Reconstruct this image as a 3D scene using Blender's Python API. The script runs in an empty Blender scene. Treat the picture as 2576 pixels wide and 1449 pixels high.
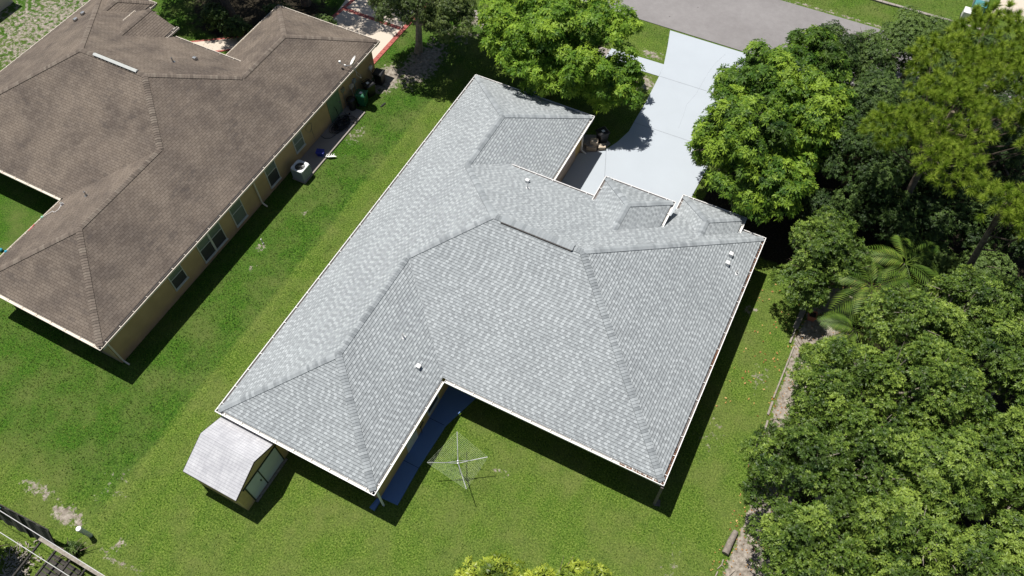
import bpy, math, random
import numpy as np
from mathutils import Vector, Matrix
random.seed(7); RNG = np.random.default_rng(11)
sc = bpy.context.scene
COL = sc.collection
HE = 2.55                      # height of the gutters above the ground

# ---------------------------------------------------------------- camera
cd = bpy.data.cameras.new('camera'); cam = bpy.data.objects.new('camera', cd); COL.objects.link(cam)
cd.sensor_fit = 'HORIZONTAL'; cd.sensor_width = 36.0; cd.lens = 1927.35 / 2576 * 36.0
cd.clip_start = 0.5; cd.clip_end = 2000
r_ = Vector((0.89020142, 0.45550762, -0.00736509)); u_ = Vector((-0.37955359, 0.75051124, 0.54099163)); f_ = Vector((-0.2519534, 0.47879607, -0.84099573))
M = Matrix((r_, u_, -f_)).transposed().to_4x4(); M.translation = Vector((18.9455, -6.4124, 32.6876 + HE))
cam.matrix_world = M
sc.camera = cam

# ---------------------------------------------------------------- sky and sun
w = bpy.data.worlds.new('World'); sc.world = w; w.use_nodes = True
nt = w.node_tree; bg = nt.nodes['Background']
sky = nt.nodes.new('ShaderNodeTexSky'); sky.sky_type = 'NISHITA'; sky.sun_disc = False
sdir = Vector((-0.33, 0.10, 1.0)).normalized()
sky.sun_elevation = math.asin(sdir.z); sky.sun_rotation = math.atan2(sdir.x, sdir.y)
nt.links.new(sky.outputs[0], bg.inputs[0]); bg.inputs[1].default_value = 0.05
sl = bpy.data.lights.new('sun', 'SUN'); sl.energy = 5.0; sl.angle = math.radians(0.5); sl.color = (1.0, 0.965, 0.91)
so = bpy.data.objects.new('sun', sl); COL.objects.link(so); so.rotation_euler = sdir.to_track_quat('Z', 'Y').to_euler(); so.location = (0, 0, 60)
sc.view_settings.view_transform = 'Standard'; sc.view_settings.look = 'None'; sc.view_settings.exposure = 0.22; sc.view_settings.gamma = 1.0
sc.render.engine = 'CYCLES'
try:
    sc.cycles.max_bounces = 6; sc.cycles.transparent_max_bounces = 8
except Exception: pass

# ---------------------------------------------------------------- node helpers
class NT:
    def __init__(s, name, rough=0.8, spec=0.3):
        s.m = bpy.data.materials.new(name); s.m.use_nodes = True; s.t = s.m.node_tree
        s.b = s.t.nodes['Principled BSDF']; s.b.inputs['Roughness'].default_value = rough
        s.b.inputs['Specular IOR Level'].default_value = spec
    def n(s, ty, **k):
        x = s.t.nodes.new(ty)
        for a, v in k.items(): setattr(x, a, v)
        return x
    def L(s, a, b): s.t.links.new(a, b)
    def _in(s, sock, v):
        if hasattr(v, 'is_linked') or isinstance(v, bpy.types.NodeSocket): s.L(v, sock)
        elif v is not None: sock.default_value = v
    def math(s, op, a, b=None, c=None, clamp=False):
        x = s.n('ShaderNodeMath', operation=op); x.use_clamp = clamp
        s._in(x.inputs[0], a); s._in(x.inputs[1], b); s._in(x.inputs[2], c); return x.outputs[0]
    def uv(s):
        x = s.n('ShaderNodeUVMap'); y = s.n('ShaderNodeSeparateXYZ'); s.L(x.outputs[0], y.inputs[0]); return x.outputs[0], y.outputs[0], y.outputs[1]
    def pos(s): return s.n('ShaderNodeNewGeometry').outputs['Position']
    def noise(s, vec, scale, detail=3, rough=0.55, col=False):
        x = s.n('ShaderNodeTexNoise'); s.L(vec, x.inputs['Vector']); x.inputs['Scale'].default_value = scale
        x.inputs['Detail'].default_value = detail; x.inputs['Roughness'].default_value = rough; return x.outputs['Color' if col else 'Fac']
    def white(s, a, b):
        c = s.n('ShaderNodeCombineXYZ'); s._in(c.inputs[0], a); s._in(c.inputs[1], b)
        x = s.n('ShaderNodeTexWhiteNoise', noise_dimensions='2D'); s.L(c.outputs[0], x.inputs['Vector']); return x.outputs['Value']
    def ramp(s, fac, stops, interp='LINEAR'):
        x = s.n('ShaderNodeValToRGB'); cr = x.color_ramp; cr.interpolation = interp
        while len(cr.elements) < len(stops): cr.elements.new(0.5)
        for e, (p, c) in zip(cr.elements, stops): e.position = p; e.color = (*c, 1) if len(c) == 3 else c
        s._in(x.inputs[0], fac); return x.outputs[0]
    def mix(s, fac, a, b, mode='MIX'):
        x = s.n('ShaderNodeMix', data_type='RGBA', blend_type=mode)
        s._in(x.inputs['Factor'], fac)
        for sock, v in ((x.inputs[6], a), (x.inputs[7], b)):
            if isinstance(v, tuple): sock.default_value = (*v, 1)
            else: s.L(v, sock)
        return x.outputs[2]
    def attr(s, name): return s.n('ShaderNodeAttribute', attribute_name=name)
    def col(s, v):
        if isinstance(v, tuple): s.b.inputs['Base Color'].default_value = (*v, 1)
        else: s.L(v, s.b.inputs['Base Color'])
    def bump(s, h, strength=0.5, dist=0.01):
        x = s.n('ShaderNodeBump'); x.inputs['Strength'].default_value = strength; x.inputs['Distance'].default_value = dist
        s.L(h, x.inputs['Height']); s.L(x.outputs[0], s.b.inputs['Normal'])

def simple(name, c, rough=0.7, var=0.12, scale=3.0, spec=0.3, metal=0.0, fine=40.0):
    a = NT(name, rough, spec); p = a.pos()
    n1 = a.noise(p, scale, 4); n2 = a.noise(p, fine, 2)
    s = a.math('ADD', a.math('MULTIPLY', n1, 0.6), a.math('MULTIPLY', n2, 0.4))
    lo = tuple(x * (1 - var * 1.6) for x in c); hi = tuple(min(1, x * (1 + var * 1.6)) for x in c)
    a.col(a.ramp(s, [(0.3, lo), (0.7, hi)])); a.b.inputs['Metallic'].default_value = metal
    a.bump(n2, 0.25, 0.004)
    return a.m

def shingle_main():
    a = NT('gray_shingles', 0.92, 0.15); _, u, v = a.uv()
    R = 0.143
    vr = a.math('DIVIDE', v, R); row = a.math('FLOOR', vr); fr = a.math('SUBTRACT', vr, row)
    off = a.math('MULTIPLY', a.white(row, 3.7), 7.0)
    uu = a.math('ADD', a.math('DIVIDE', u, 0.165), off); cell = a.math('FLOOR', uu); fu = a.math('SUBTRACT', uu, cell)
    w1 = a.white(cell, row)
    w2 = a.white(a.math('FLOOR', a.math('MULTIPLY', uu, 0.5)), a.math('ADD', row, 91.3))
    tab = a.math('MODULO', a.math('ADD', cell, a.math('ROUND', a.white(row, 12.3))), 2.0)     # alternate raised tab / laminate gap
    tab = a.math('ABSOLUTE', tab)
    k = a.math('ADD', a.math('MULTIPLY', w1, 0.46), a.math('ADD', a.math('MULTIPLY', w2, 0.14), a.math('MULTIPLY', tab, 0.40)))
    c = a.ramp(k, [(0.16, (0.205, 0.222, 0.232)), (0.42, (0.262, 0.284, 0.295)), (0.62, (0.325, 0.352, 0.363)), (0.88, (0.420, 0.450, 0.462))])
    # the granule shade band printed along the upper part of each course
    p = a.pos(); g = a.noise(p, 60, 2)
    big = a.noise(p, 0.35, 3)
    c = a.mix(a.math('MULTIPLY', a.math('GREATER_THAN', fr, 0.84), 0.5), c, (0.17, 0.18, 0.185))
    edge = a.math('LESS_THAN', fu, 0.07)
    c = a.mix(a.math('MULTIPLY', edge, 0.35), c, (0.18, 0.19, 0.195))
    c = a.mix(0.22, c, a.ramp(g, [(0.3, (0.22, 0.235, 0.245)), (0.7, (0.42, 0.45, 0.465))]))
    c = a.mix(0.16, c, a.ramp(big, [(0.35, (0.30, 0.315, 0.32)), (0.65, (0.46, 0.48, 0.48))]))
    a.col(c)
    saw = a.math('MAXIMUM', a.math('SUBTRACT', 1.0, a.math('MULTIPLY', fr, 1.1)), a.math('MULTIPLY', a.math('SUBTRACT', fr, 0.82), 5.5))
    h = a.math('ADD', saw, a.math('MULTIPLY', tab, 0.4))
    a.bump(h, 1.0, 0.020)
    return a.m

def shingle_brown():
    a = NT('brown_shingles', 0.93, 0.12); _, u, v = a.uv()
    R = 0.143
    vr = a.math('DIVIDE', v, R); row = a.math('FLOOR', vr); fr = a.math('SUBTRACT', vr, row)
    off = a.math('ADD', a.math('MULTIPLY', row, 0.5), a.math('MULTIPLY', a.white(row, 1.0), 0.3))
    uu = a.math('ADD', a.math('DIVIDE', u, 0.305), off); cell = a.math('FLOOR', uu); fu = a.math('SUBTRACT', uu, cell)
    w1 = a.white(cell, row); p = a.pos()
    pat = a.noise(p, 0.55, 3)
    dk = a.white(a.math('FLOOR', a.math('MULTIPLY', uu, 0.6)), a.math('ADD', row, 40.0))
    c = a.ramp(w1, [(0.0, (0.110, 0.087, 0.072)), (0.5, (0.155, 0.126, 0.105)), (1.0, (0.205, 0.170, 0.142))])
    isd = a.math('MULTIPLY', a.math('GREATER_THAN', dk, 0.86), a.math('GREATER_THAN', pat, 0.53))
    c = a.mix(a.math('MULTIPLY', isd, 0.75), c, (0.065, 0.056, 0.056))
    st = a.noise(p, 0.42, 5, 0.65)
    c = a.mix(a.math('MULTIPLY', a.math('GREATER_THAN', st, 0.1), 0.58), c, a.ramp(st, [(0.38, (0.082, 0.066, 0.057)), (0.62, (0.235, 0.190, 0.150))]))
    g = a.noise(p, 45, 2); c = a.mix(0.2, c, a.ramp(g, [(0.3, (0.07, 0.06, 0.05)), (0.7, (0.22, 0.19, 0.16))]))
    j = a.math('MAXIMUM', a.math('LESS_THAN', fu, 0.06), a.math('GREATER_THAN', fr, 0.86))
    c = a.mix(a.math('MULTIPLY', j, 0.72), c, (0.040, 0.032, 0.027))
    a.col(c)
    h = a.math('MAXIMUM', a.math('SUBTRACT', 1.0, a.math('MULTIPLY', fr, 1.1)), a.math('MULTIPLY', a.math('SUBTRACT', fr, 0.82), 5.5))
    a.bump(a.math('SUBTRACT', h, a.math('MULTIPLY', a.math('LESS_THAN', fu, 0.06), 0.5)), 0.6, 0.010)
    return a.m

def cap_mat(name, c0, c1, c2):
    a = NT(name, 0.92, 0.15); t = a.attr('tint').outputs['Fac']; g = a.noise(a.pos(), 50, 2)
    c = a.ramp(t, [(0, c0), (0.5, c1), (1, c2)]); c = a.mix(0.2, c, a.ramp(g, [(0.3, c0), (0.7, c2)])); a.col(c); return a.m

def leaf_mat(name, dark, mid, light, trans=0.25, rough=0.5, spec=0.35):
    a = NT(name, rough, spec); t = a.attr('tint').outputs['Fac']
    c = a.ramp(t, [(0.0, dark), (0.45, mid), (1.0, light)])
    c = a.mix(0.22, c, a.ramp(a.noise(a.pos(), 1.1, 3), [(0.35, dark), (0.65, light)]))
    a.col(c)
    tr = a.n('ShaderNodeBsdfTranslucent'); a.L(c, tr.inputs[0])
    ms = a.n('ShaderNodeMixShader'); ms.inputs[0].default_value = trans
    out = a.t.nodes['Material Output']
    a.L(a.b.outputs[0], ms.inputs[1]); a.L(tr.outputs[0], ms.inputs[2]); a.L(ms.outputs[0], out.inputs[0])
    return a.m

def ground_mat():
    a = NT('ground', 0.95, 0.1); p = a.pos()
    bare = a.attr('bare').outputs['Fac']; litter_shade = a.attr('litter').outputs['Fac']; lush_shade = a.attr('lush_shade').outputs['Fac']
    n1 = a.noise(p, 0.45, 5, 0.6); n2 = a.noise(p, 5.0, 4, 0.65); n5 = a.noise(p, 0.16, 4, 0.6); n3 = a.noise(p, 13, 4, 0.75); n4 = a.noise(p, 1.7, 4)
    base = a.ramp(n3, [(0.34, (0.018, 0.044, 0.005)), (0.50, (0.086, 0.145, 0.018)), (0.64, (0.200, 0.262, 0.055))])
    lus = a.ramp(n3, [(0.34, (0.008, 0.030, 0.004)), (0.50, (0.040, 0.104, 0.009)), (0.64, (0.098, 0.178, 0.024))])
    c = a.mix(lush_shade, base, lus)
    c = a.mix(a.math('MULTIPLY', a.ramp(n1, [(0.42, (0, 0, 0)), (0.66, (1, 1, 1))]), 0.5), c, (0.140, 0.150, 0.050))
    c = a.mix(a.math('MULTIPLY', a.ramp(n4, [(0.5, (0, 0, 0)), (0.72, (1, 1, 1))]), 0.35), c, (0.040, 0.078, 0.014))
    sand = a.ramp(n2, [(0.28, (0.12, 0.10, 0.078)), (0.5, (0.27, 0.235, 0.195)), (0.72, (0.43, 0.39, 0.335))])
    thr = a.math('ADD', bare, a.math('MULTIPLY', a.math('SUBTRACT', a.noise(p, 3.2, 5, 0.7), 0.5), 1.5))
    m = a.ramp(thr, [(0.46, (0, 0, 0)), (0.60, (1, 1, 1))])
    c = a.mix(m, c, sand)
    li = a.ramp(a.noise(p, 9, 5, 0.75), [(0.3, (0.010, 0.009, 0.006)), (0.55, (0.035, 0.029, 0.019)), (0.75, (0.12, 0.10, 0.07))])  # leaf litter, kept extra dark to paint the shade under the trees
    c = a.mix(a.ramp(a.math('ADD', litter_shade, a.math('MULTIPLY', a.math('SUBTRACT', n4, 0.5), 0.6)), [(0.4, (0, 0, 0)), (0.6, (1, 1, 1))]), c, li)
    a.col(c); a.bump(a.math('ADD', n3, n2), 0.8, 0.03); return a.m

def concrete(name, c, joints=None, var=0.05):
    a = NT(name, 0.75, 0.25); p = a.pos()
    n1 = a.noise(p, 0.5, 5, 0.6); n2 = a.noise(p, 30, 3)
    k = a.math('ADD', a.math('MULTIPLY', n1, 0.7), a.math('MULTIPLY', n2, 0.3))
    lo = tuple(x * (1 - var) for x in c); hi = tuple(min(1, x * (1 + var)) for x in c)
    a.col(a.ramp(k, [(0.3, lo), (0.7, hi)])); a.bump(n2, 0.15, 0.004); return a.m

def asphalt():
    a = NT('asphalt', 0.9, 0.2); p = a.pos()
    n1 = a.noise(p, 0.22, 5, 0.62); n2 = a.noise(p, 38, 3, 0.7); n3 = a.noise(p, 2.2, 5, 0.7)
    k = a.math('ADD', a.math('MULTIPLY', n1, 0.45), a.math('ADD', a.math('MULTIPLY', n2, 0.3), a.math('MULTIPLY', n3, 0.25)))
    c = a.ramp(k, [(0.33, (0.175, 0.163, 0.160)), (0.5, (0.225, 0.212, 0.210)), (0.66, (0.275, 0.262, 0.258))])
    spot = a.n('ShaderNodeTexVoronoi'); a.L(p, spot.inputs['Vector']); spot.inputs['Scale'].default_value = 0.9
    c = a.mix(a.math('MULTIPLY', a.math('LESS_THAN', spot.outputs['Distance'], 0.055), 0.6), c, (0.07, 0.065, 0.06))
    a.col(c); a.bump(n2, 0.3, 0.006); return a.m

def stucco(name, c):
    a = NT(name, 0.9, 0.15); p = a.pos(); z = a.n('ShaderNodeSeparateXYZ'); a.L(p, z.inputs[0])
    n1 = a.noise(p, 1.2, 4); n2 = a.noise(p, 35, 3)
    cc = a.ramp(n1, [(0.3, tuple(x * 0.9 for x in c)), (0.7, tuple(x * 1.08 for x in c))])
    low_tint = a.ramp(a.math('ADD', z.outputs[2], a.math('MULTIPLY', n1, 0.7)), [(0.35, (1, 1, 1)), (1.0, (0, 0, 0))])  # tint that strengthens towards the wall base
    cc = a.mix(a.math('MULTIPLY', low_tint, 0.55), cc, (0.30, 0.22, 0.19))
    a.col(cc); a.bump(n2, 0.4, 0.006); return a.m

MT = {}
MT['shg'] = shingle_main(); MT['shb'] = shingle_brown()
MT['capg'] = cap_mat('gray_ridge_caps', (0.200, 0.217, 0.227), (0.268, 0.289, 0.300), (0.355, 0.380, 0.391))
MT['capb'] = cap_mat('brown_ridge_caps', (0.11, 0.09, 0.075), (0.16, 0.13, 0.108), (0.20, 0.17, 0.14))
MT['white'] = simple('white_aluminium', (0.78, 0.77, 0.75), 0.45, 0.04)
MT['guttin'] = simple('gutter_shade_grime', (0.16, 0.14, 0.13), 0.9, 0.3, 6)  # dark tone painting gutter shade as well as grime
MT['gutlit'] = simple('leaf_debris', (0.16, 0.085, 0.055), 0.95, 0.5, 18)
MT['cream'] = simple('cream_gutter', (0.62, 0.56, 0.48), 0.6, 0.08)
MT['tan'] = stucco('tan_stucco', (0.43, 0.315, 0.175))
MT['yellow'] = stucco('yellow_stucco', (0.62, 0.43, 0.17))
MT['shedwall'] = simple('tan_siding', (0.56, 0.42, 0.19), 0.8, 0.10)
MT['soffit'] = simple('soffit_white', (0.6, 0.58, 0.54), 0.8, 0.05)
MT['glass'] = simple('window_glass', (0.035, 0.045, 0.045), 0.08, 0.1, 1.0, 0.6)
MT['screen'] = simple('insect_screen', (0.050, 0.052, 0.058), 0.6, 0.1)
MT['paleglass'] = simple('pale_blind_glass', (0.16, 0.19, 0.17), 0.15, 0.1, 1.0, 0.5)
MT['frame'] = simple('window_frame', (0.52, 0.53, 0.51), 0.5, 0.05)
MT['gdoor'] = simple('garage_door', (0.42, 0.33, 0.27), 0.7, 0.08)
MT['greendoor'] = simple('green_door_paint', (0.13, 0.21, 0.13), 0.6, 0.08)
MT['asphalt'] = asphalt(); MT['ground'] = ground_mat()
MT['drive'] = concrete('painted_driveway', (0.410, 0.448, 0.485), var=0.035)
MT['bluewalk'] = concrete('blue_painted_concrete', (0.115, 0.205, 0.42), var=0.05)
MT['slab'] = concrete('weathered_concrete', (0.30, 0.265, 0.24), var=0.15)
MT['creamdrive'] = concrete('cream_driveway', (0.56, 0.485, 0.40), var=0.06)
MT['redbrick'] = simple('red_brick_border', (0.36, 0.105, 0.085), 0.85, 0.2, 5)
MT['mortar'] = simple('pale_mortar', (0.55, 0.42, 0.36), 0.85, 0.1)
MT['joint'] = simple('joint_line', (0.20, 0.21, 0.23), 0.9, 0.1)
MT['black'] = simple('black_plastic', (0.012, 0.012, 0.014), 0.42, 0.2, 3, 0.5)
MT['dark'] = simple('dark_void', (0.01, 0.01, 0.01), 0.95, 0.1)
MT['greenp'] = simple('green_plastic', (0.015, 0.11, 0.055), 0.4, 0.15, 3, 0.5)
MT['bluep'] = simple('blue_plastic', (0.02, 0.035, 0.30), 0.4, 0.1, 3, 0.5)
MT['galv'] = simple('galvanised_metal', (0.42, 0.43, 0.44), 0.35, 0.1, 5, 0.5, 0.7)
MT['alum'] = simple('aluminium_tube', (0.55, 0.55, 0.56), 0.35, 0.05, 5, 0.5, 0.5)
MT['line'] = simple('clothes_line', (0.50, 0.58, 0.40), 0.6, 0.1)
MT['acgrey'] = simple('air_conditioner_grey', (0.27, 0.31, 0.33), 0.5, 0.08)
MT['acwhite'] = simple('air_conditioner_rim', (0.66, 0.68, 0.69), 0.5, 0.05)
MT['shedroof'] = None
MT['sheddoor'] = simple('grey_green_door', (0.56, 0.62, 0.61), 0.6, 0.05)
MT['shedtrim'] = simple('dark_green_trim', (0.045, 0.055, 0.03), 0.7, 0.1)
MT['bark'] = simple('bark', (0.16, 0.125, 0.095), 0.95, 0.4, 6)
MT['pinebark'] = simple('pine_bark', (0.075, 0.058, 0.045), 0.95, 0.4, 6)
MT['barkpale'] = simple('pale_bark', (0.30, 0.26, 0.21), 0.95, 0.3, 6)
MT['wood'] = simple('weathered_wood', (0.27, 0.24, 0.20), 0.9, 0.3, 8)
MT['wooddark'] = simple('dark_weathered_wood', (0.055, 0.050, 0.044), 0.9, 0.35, 8)
MT['greybark'] = simple('grey_log', (0.22, 0.19, 0.16), 0.95, 0.3, 8)
MT['terra'] = simple('terracotta', (0.45, 0.17, 0.11), 0.8, 0.12)
MT['stone'] = simple('beige_stone', (0.50, 0.42, 0.32), 0.85, 0.15)
MT['soil'] = simple('soil', (0.05, 0.035, 0.025), 0.95, 0.3)
MT['teal'] = simple('teal_paint', (0.06, 0.22, 0.24), 0.55, 0.1)
MT['fabric'] = simple('dark_fence_mesh', (0.060, 0.062, 0.055), 0.9, 0.25, 4)
MT['cable'] = simple('cable_sheath', (0.55, 0.54, 0.53), 0.5, 0.08)
MT['rust'] = simple('rust', (0.38, 0.20, 0.10), 0.8, 0.3)
MT['red'] = simple('red_plastic', (0.40, 0.05, 0.04), 0.5, 0.1)
MT['cyan'] = simple('cyan_plastic', (0.05, 0.35, 0.5), 0.5, 0.1)
MT['mint'] = simple('mint_plastic', (0.30, 0.55, 0.42), 0.5, 0.1)
def shedroof():
    a = NT('silver_coated_shingles', 0.5, 0.4); p = a.pos(); _, u, v = a.uv()
    vr = a.math('DIVIDE', v, 0.135); fr = a.math('FRACT', vr); row = a.math('FLOOR', vr)
    n1 = a.noise(p, 1.5, 5, 0.65); n2 = a.noise(p, 25, 3)
    n3 = a.n('ShaderNodeTexNoise'); mp = a.n('ShaderNodeMapping'); a.L(p, mp.inputs[0]); mp.inputs['Scale'].default_value = (9, 1, 1); a.L(mp.outputs[0], n3.inputs['Vector']); n3.inputs['Scale'].default_value = 1.5
    k = a.math('ADD', a.math('MULTIPLY', n1, 0.5), a.math('ADD', a.math('MULTIPLY', n2, 0.2), a.math('MULTIPLY', n3.outputs['Fac'], 0.3)))
    c = a.ramp(k, [(0.32, (0.36, 0.36, 0.385)), (0.5, (0.47, 0.47, 0.49)), (0.66, (0.60, 0.60, 0.615))])
    c = a.mix(a.math('MULTIPLY', a.math('GREATER_THAN', fr, 0.88), 0.6), c, (0.25, 0.25, 0.27))
    a.col(c); a.bump(a.math('SUBTRACT', 1.0, fr), 0.5, 0.006); return a.m
MT['shedroof'] = shedroof()
MT['mango'] = leaf_mat('mango_leaves', (0.020, 0.072, 0.007), (0.092, 0.212, 0.014), (0.310, 0.455, 0.042), 0.28, 0.55, 0.25)
MT['mango2'] = leaf_mat('mango_leaves_mixed', (0.009, 0.034, 0.005), (0.050, 0.132, 0.011), (0.285, 0.420, 0.038), 0.26, 0.55, 0.25)
MT['yellowm'] = leaf_mat('yellow_green_leaves', (0.028, 0.072, 0.008), (0.135, 0.215, 0.018), (0.460, 0.525, 0.062), 0.28, 0.42)
MT['ficus'] = leaf_mat('broad_leaves', (0.010, 0.032, 0.005), (0.068, 0.132, 0.014), (0.275, 0.375, 0.060), 0.22, 0.5, 0.3)
MT['oak'] = leaf_mat('oak_leaves', (0.020, 0.040, 0.010), (0.062, 0.100, 0.018), (0.165, 0.215, 0.050), 0.2, 0.5)
MT['darkleaf'] = leaf_mat('dark_leaves', (0.010, 0.028, 0.006), (0.036, 0.074, 0.012), (0.130, 0.200, 0.045), 0.18, 0.55, 0.25)
MT['pine'] = leaf_mat('pine_needles', (0.030, 0.075, 0.004), (0.155, 0.262, 0.012), (0.420, 0.520, 0.070), 0.2, 0.6, 0.2)
MT['palm'] = leaf_mat('palm_leaflets', (0.020, 0.060, 0.008), (0.070, 0.140, 0.014), (0.220, 0.270, 0.040), 0.22, 0.5, 0.25)
MT['grass'] = leaf_mat('grass_blades', (0.015, 0.046, 0.004), (0.085, 0.158, 0.015), (0.285, 0.340, 0.078), 0.25, 0.6, 0.2)
MT['fallen'] = leaf_mat('fallen_leaves', (0.25, 0.09, 0.03), (0.42, 0.20, 0.06), (0.55, 0.38, 0.12), 0.1, 0.6)

# ---------------------------------------------------------------- mesh helpers
class MB:
    def __init__(s): s.v = []; s.f = []; s.uv = []; s.t = []
    def face(s, pts, uvs=None, tint=0.5):
        i = len(s.v); s.v += [tuple(p) for p in pts]; s.f.append(tuple(range(i, i + len(pts))))
        s.uv += list(uvs) if uvs else [(0, 0)] * len(pts); s.t.append(tint)
    def box(s, x0, y0, z0, x1, y1, z1, rot=0.0, tint=0.5):
        cx, cy = (x0 + x1) / 2, (y0 + y1) / 2; c, n = math.cos(rot), math.sin(rot)
        P = []
        for z in (z0, z1):
            for x, y in ((x0, y0), (x1, y0), (x1, y1), (x0, y1)):
                dx, dy = x - cx, y - cy; P.append((cx + dx * c - dy * n, cy + dx * n + dy * c, z))
        for q in ((3, 2, 1, 0), (4, 5, 6, 7), (0, 1, 5, 4), (1, 2, 6, 5), (2, 3, 7, 6), (3, 0, 4, 7)):
            s.face([P[k] for k in q], tint=tint)
    def hexa(s, bot, top, tint=0.5):        # two rings with the same number of points
        n = len(bot)
        s.face(list(reversed(bot)), tint=tint); s.face(top, tint=tint)
        for i in range(n):
            j = (i + 1) % n; s.face([bot[i], bot[j], top[j], top[i]], tint=tint)
    def bar(s, a, b, w, h, tint=0.5):       # rectangular bar between two points
        a, b = Vector(a), Vector(b); d = (b - a).normalized()
        up = Vector((0, 0, 1)) if abs(d.z) < 0.95 else Vector((1, 0, 0))
        r = d.cross(up).normalized(); q = r.cross(d)
        ring = lambda p: [p - r * w / 2 - q * h / 2, p + r * w / 2 - q * h / 2, p + r * w / 2 + q * h / 2, p - r * w / 2 + q * h / 2]
        s.hexa(ring(a), ring(b), tint)
    def tube(s, pts, rad, n=8, tint=0.5, cap=True):
        pts = [Vector(p) for p in pts]
        if not hasattr(rad, '__len__'): rad = [rad] * len(pts)
        rings = []; pr = None
        for i, p in enumerate(pts):
            d = (pts[min(i + 1, len(pts) - 1)] - pts[max(i - 1, 0)]).normalized()
            if pr is None: r = d.orthogonal().normalized()
            else:
                r = pr - d * pr.dot(d); r = r.normalized() if r.length > 1e-5 else d.orthogonal().normalized()
            pr = r; q = d.cross(r)
            rings.append([p + (r * math.cos(2 * math.pi * k / n) + q * math.sin(2 * math.pi * k / n)) * rad[i] for k in range(n)])
        for A, B in zip(rings, rings[1:]):
            for k in range(n): s.face([A[k], A[(k + 1) % n], B[(k + 1) % n], B[k]], tint=tint)
        if cap: s.face(list(reversed(rings[0])), tint=tint); s.face(rings[-1], tint=tint)
    def lathe(s, prof, c=(0, 0), n=20, tint=0.5):
        R = [[(c[0] + r * math.cos(2 * math.pi * k / n), c[1] + r * math.sin(2 * math.pi * k / n), z) for k in range(n)] for r, z in prof]
        for A, B in zip(R, R[1:]):
            for k in range(n): s.face([A[k], A[(k + 1) % n], B[(k + 1) % n], B[k]], tint=tint)
        s.face(list(reversed(R[0])), tint=tint); s.face(R[-1], tint=tint)
    def poly(s, pts, z0, z1, tint=0.5):     # vertical prism from a plan outline
        s.hexa([(x, y, z0) for x, y in pts], [(x, y, z1) for x, y in pts], tint)

def make(name, mb, mat, parent=None, smooth=False, loc=None, label=None, bevel=0.0):
    me = bpy.data.meshes.new(name); me.from_pydata(mb.v, [], mb.f)
    uvl = me.uv_layers.new(name='UVMap'); uvl.data.foreach_set('uv', np.array(mb.uv, dtype=np.float32).ravel())
    at = me.attributes.new('tint', 'FLOAT', 'FACE'); at.data.foreach_set('value', np.array(mb.t, dtype=np.float32))
    me.materials.append(MT[mat] if isinstance(mat, str) else mat)
    if smooth or bevel:
        import bmesh
        bm = bmesh.new(); bm.from_mesh(me); bmesh.ops.remove_doubles(bm, verts=bm.verts, dist=1e-4)
        if bevel: bmesh.ops.bevel(bm, geom=list(bm.edges), offset=bevel, segments=2, affect='EDGES', profile=0.7)
        bm.to_mesh(me); bm.free()
        if smooth:
            me.polygons.foreach_set('use_smooth', [True] * len(me.polygons))
            try: me.set_sharp_from_angle(angle=math.radians(40))
            except Exception: pass
    me.update()
    o = bpy.data.objects.new(name, me); COL.objects.link(o)
    if parent: o.parent = parent
    if loc: o.location = loc
    if label: o['label'] = label
    return o
def tag(o, label, cat, group=None):
    o['label'] = label; o['category'] = cat
    if group: o['group'] = group
    return o
def thing(name, label, cat, loc=(0, 0, 0), rot=0.0, group=None):
    o = bpy.data.objects.new(name, None); COL.objects.link(o); o.empty_display_size = 0.3
    o.location = loc; o.rotation_euler = (0, 0, rot); return tag(o, label, cat, group)
def struct(name, mb, mat, **k):
    o = make(name, mb, mat, **k); o['kind'] = 'structure'; return o
def stuff(o): o['kind'] = 'stuff'; return o
def copy_tree(o, parent=None):
    c = o.copy(); COL.objects.link(c)
    if parent: c.parent = parent
    for ch in list(o.children): copy_tree(ch, c)
    return c

def fast_mesh(name, V, F, mat, tint=None, parent=None, uniform=4):
    """V (n,3) array, F (m,k) array, per-face tint"""
    me = bpy.data.meshes.new(name); n, k = F.shape
    me.vertices.add(len(V)); me.vertices.foreach_set('co', V.astype(np.float32).ravel())
    me.loops.add(n * k); me.loops.foreach_set('vertex_index', F.astype(np.int32).ravel())
    me.polygons.add(n); me.polygons.foreach_set('loop_start', np.arange(0, n * k, k, dtype=np.int32))
    me.update(calc_edges=True)
    if tint is not None:
        at = me.attributes.new('tint', 'FLOAT', 'FACE'); at.data.foreach_set('value', tint.astype(np.float32))
    me.materials.append(MT[mat]); me.validate()
    o = bpy.data.objects.new(name, me); COL.objects.link(o)
    if parent: o.parent = parent
    return o

# value noise used for the ground's patches
_lat = RNG.random((256, 256))
def vnoise(x, y, s, o=0):
    x = x * s + 37.1 + o * 17.3; y = y * s + 91.7 + o * 5.9
    xi = np.floor(x).astype(int); yi = np.floor(y).astype(int); fx = x - xi; fy = y - yi
    fx = fx * fx * (3 - 2 * fx); fy = fy * fy * (3 - 2 * fy); g = lambda a, b: _lat[a % 256, b % 256]
    return (g(xi, yi) * (1 - fx) + g(xi + 1, yi) * fx) * (1 - fy) + (g(xi, yi + 1) * (1 - fx) + g(xi + 1, yi + 1) * fx) * fy
def fbm(x, y, s, o=0): return (vnoise(x, y, s, o) * 0.5 + vnoise(x, y, s * 2.1, o + 1) * 0.3 + vnoise(x, y, s * 4.3, o + 2) * 0.2)
def sstep(a, b, x): t = np.clip((x - a) / (b - a), 0, 1); return t * t * (3 - 2 * t)
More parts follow.
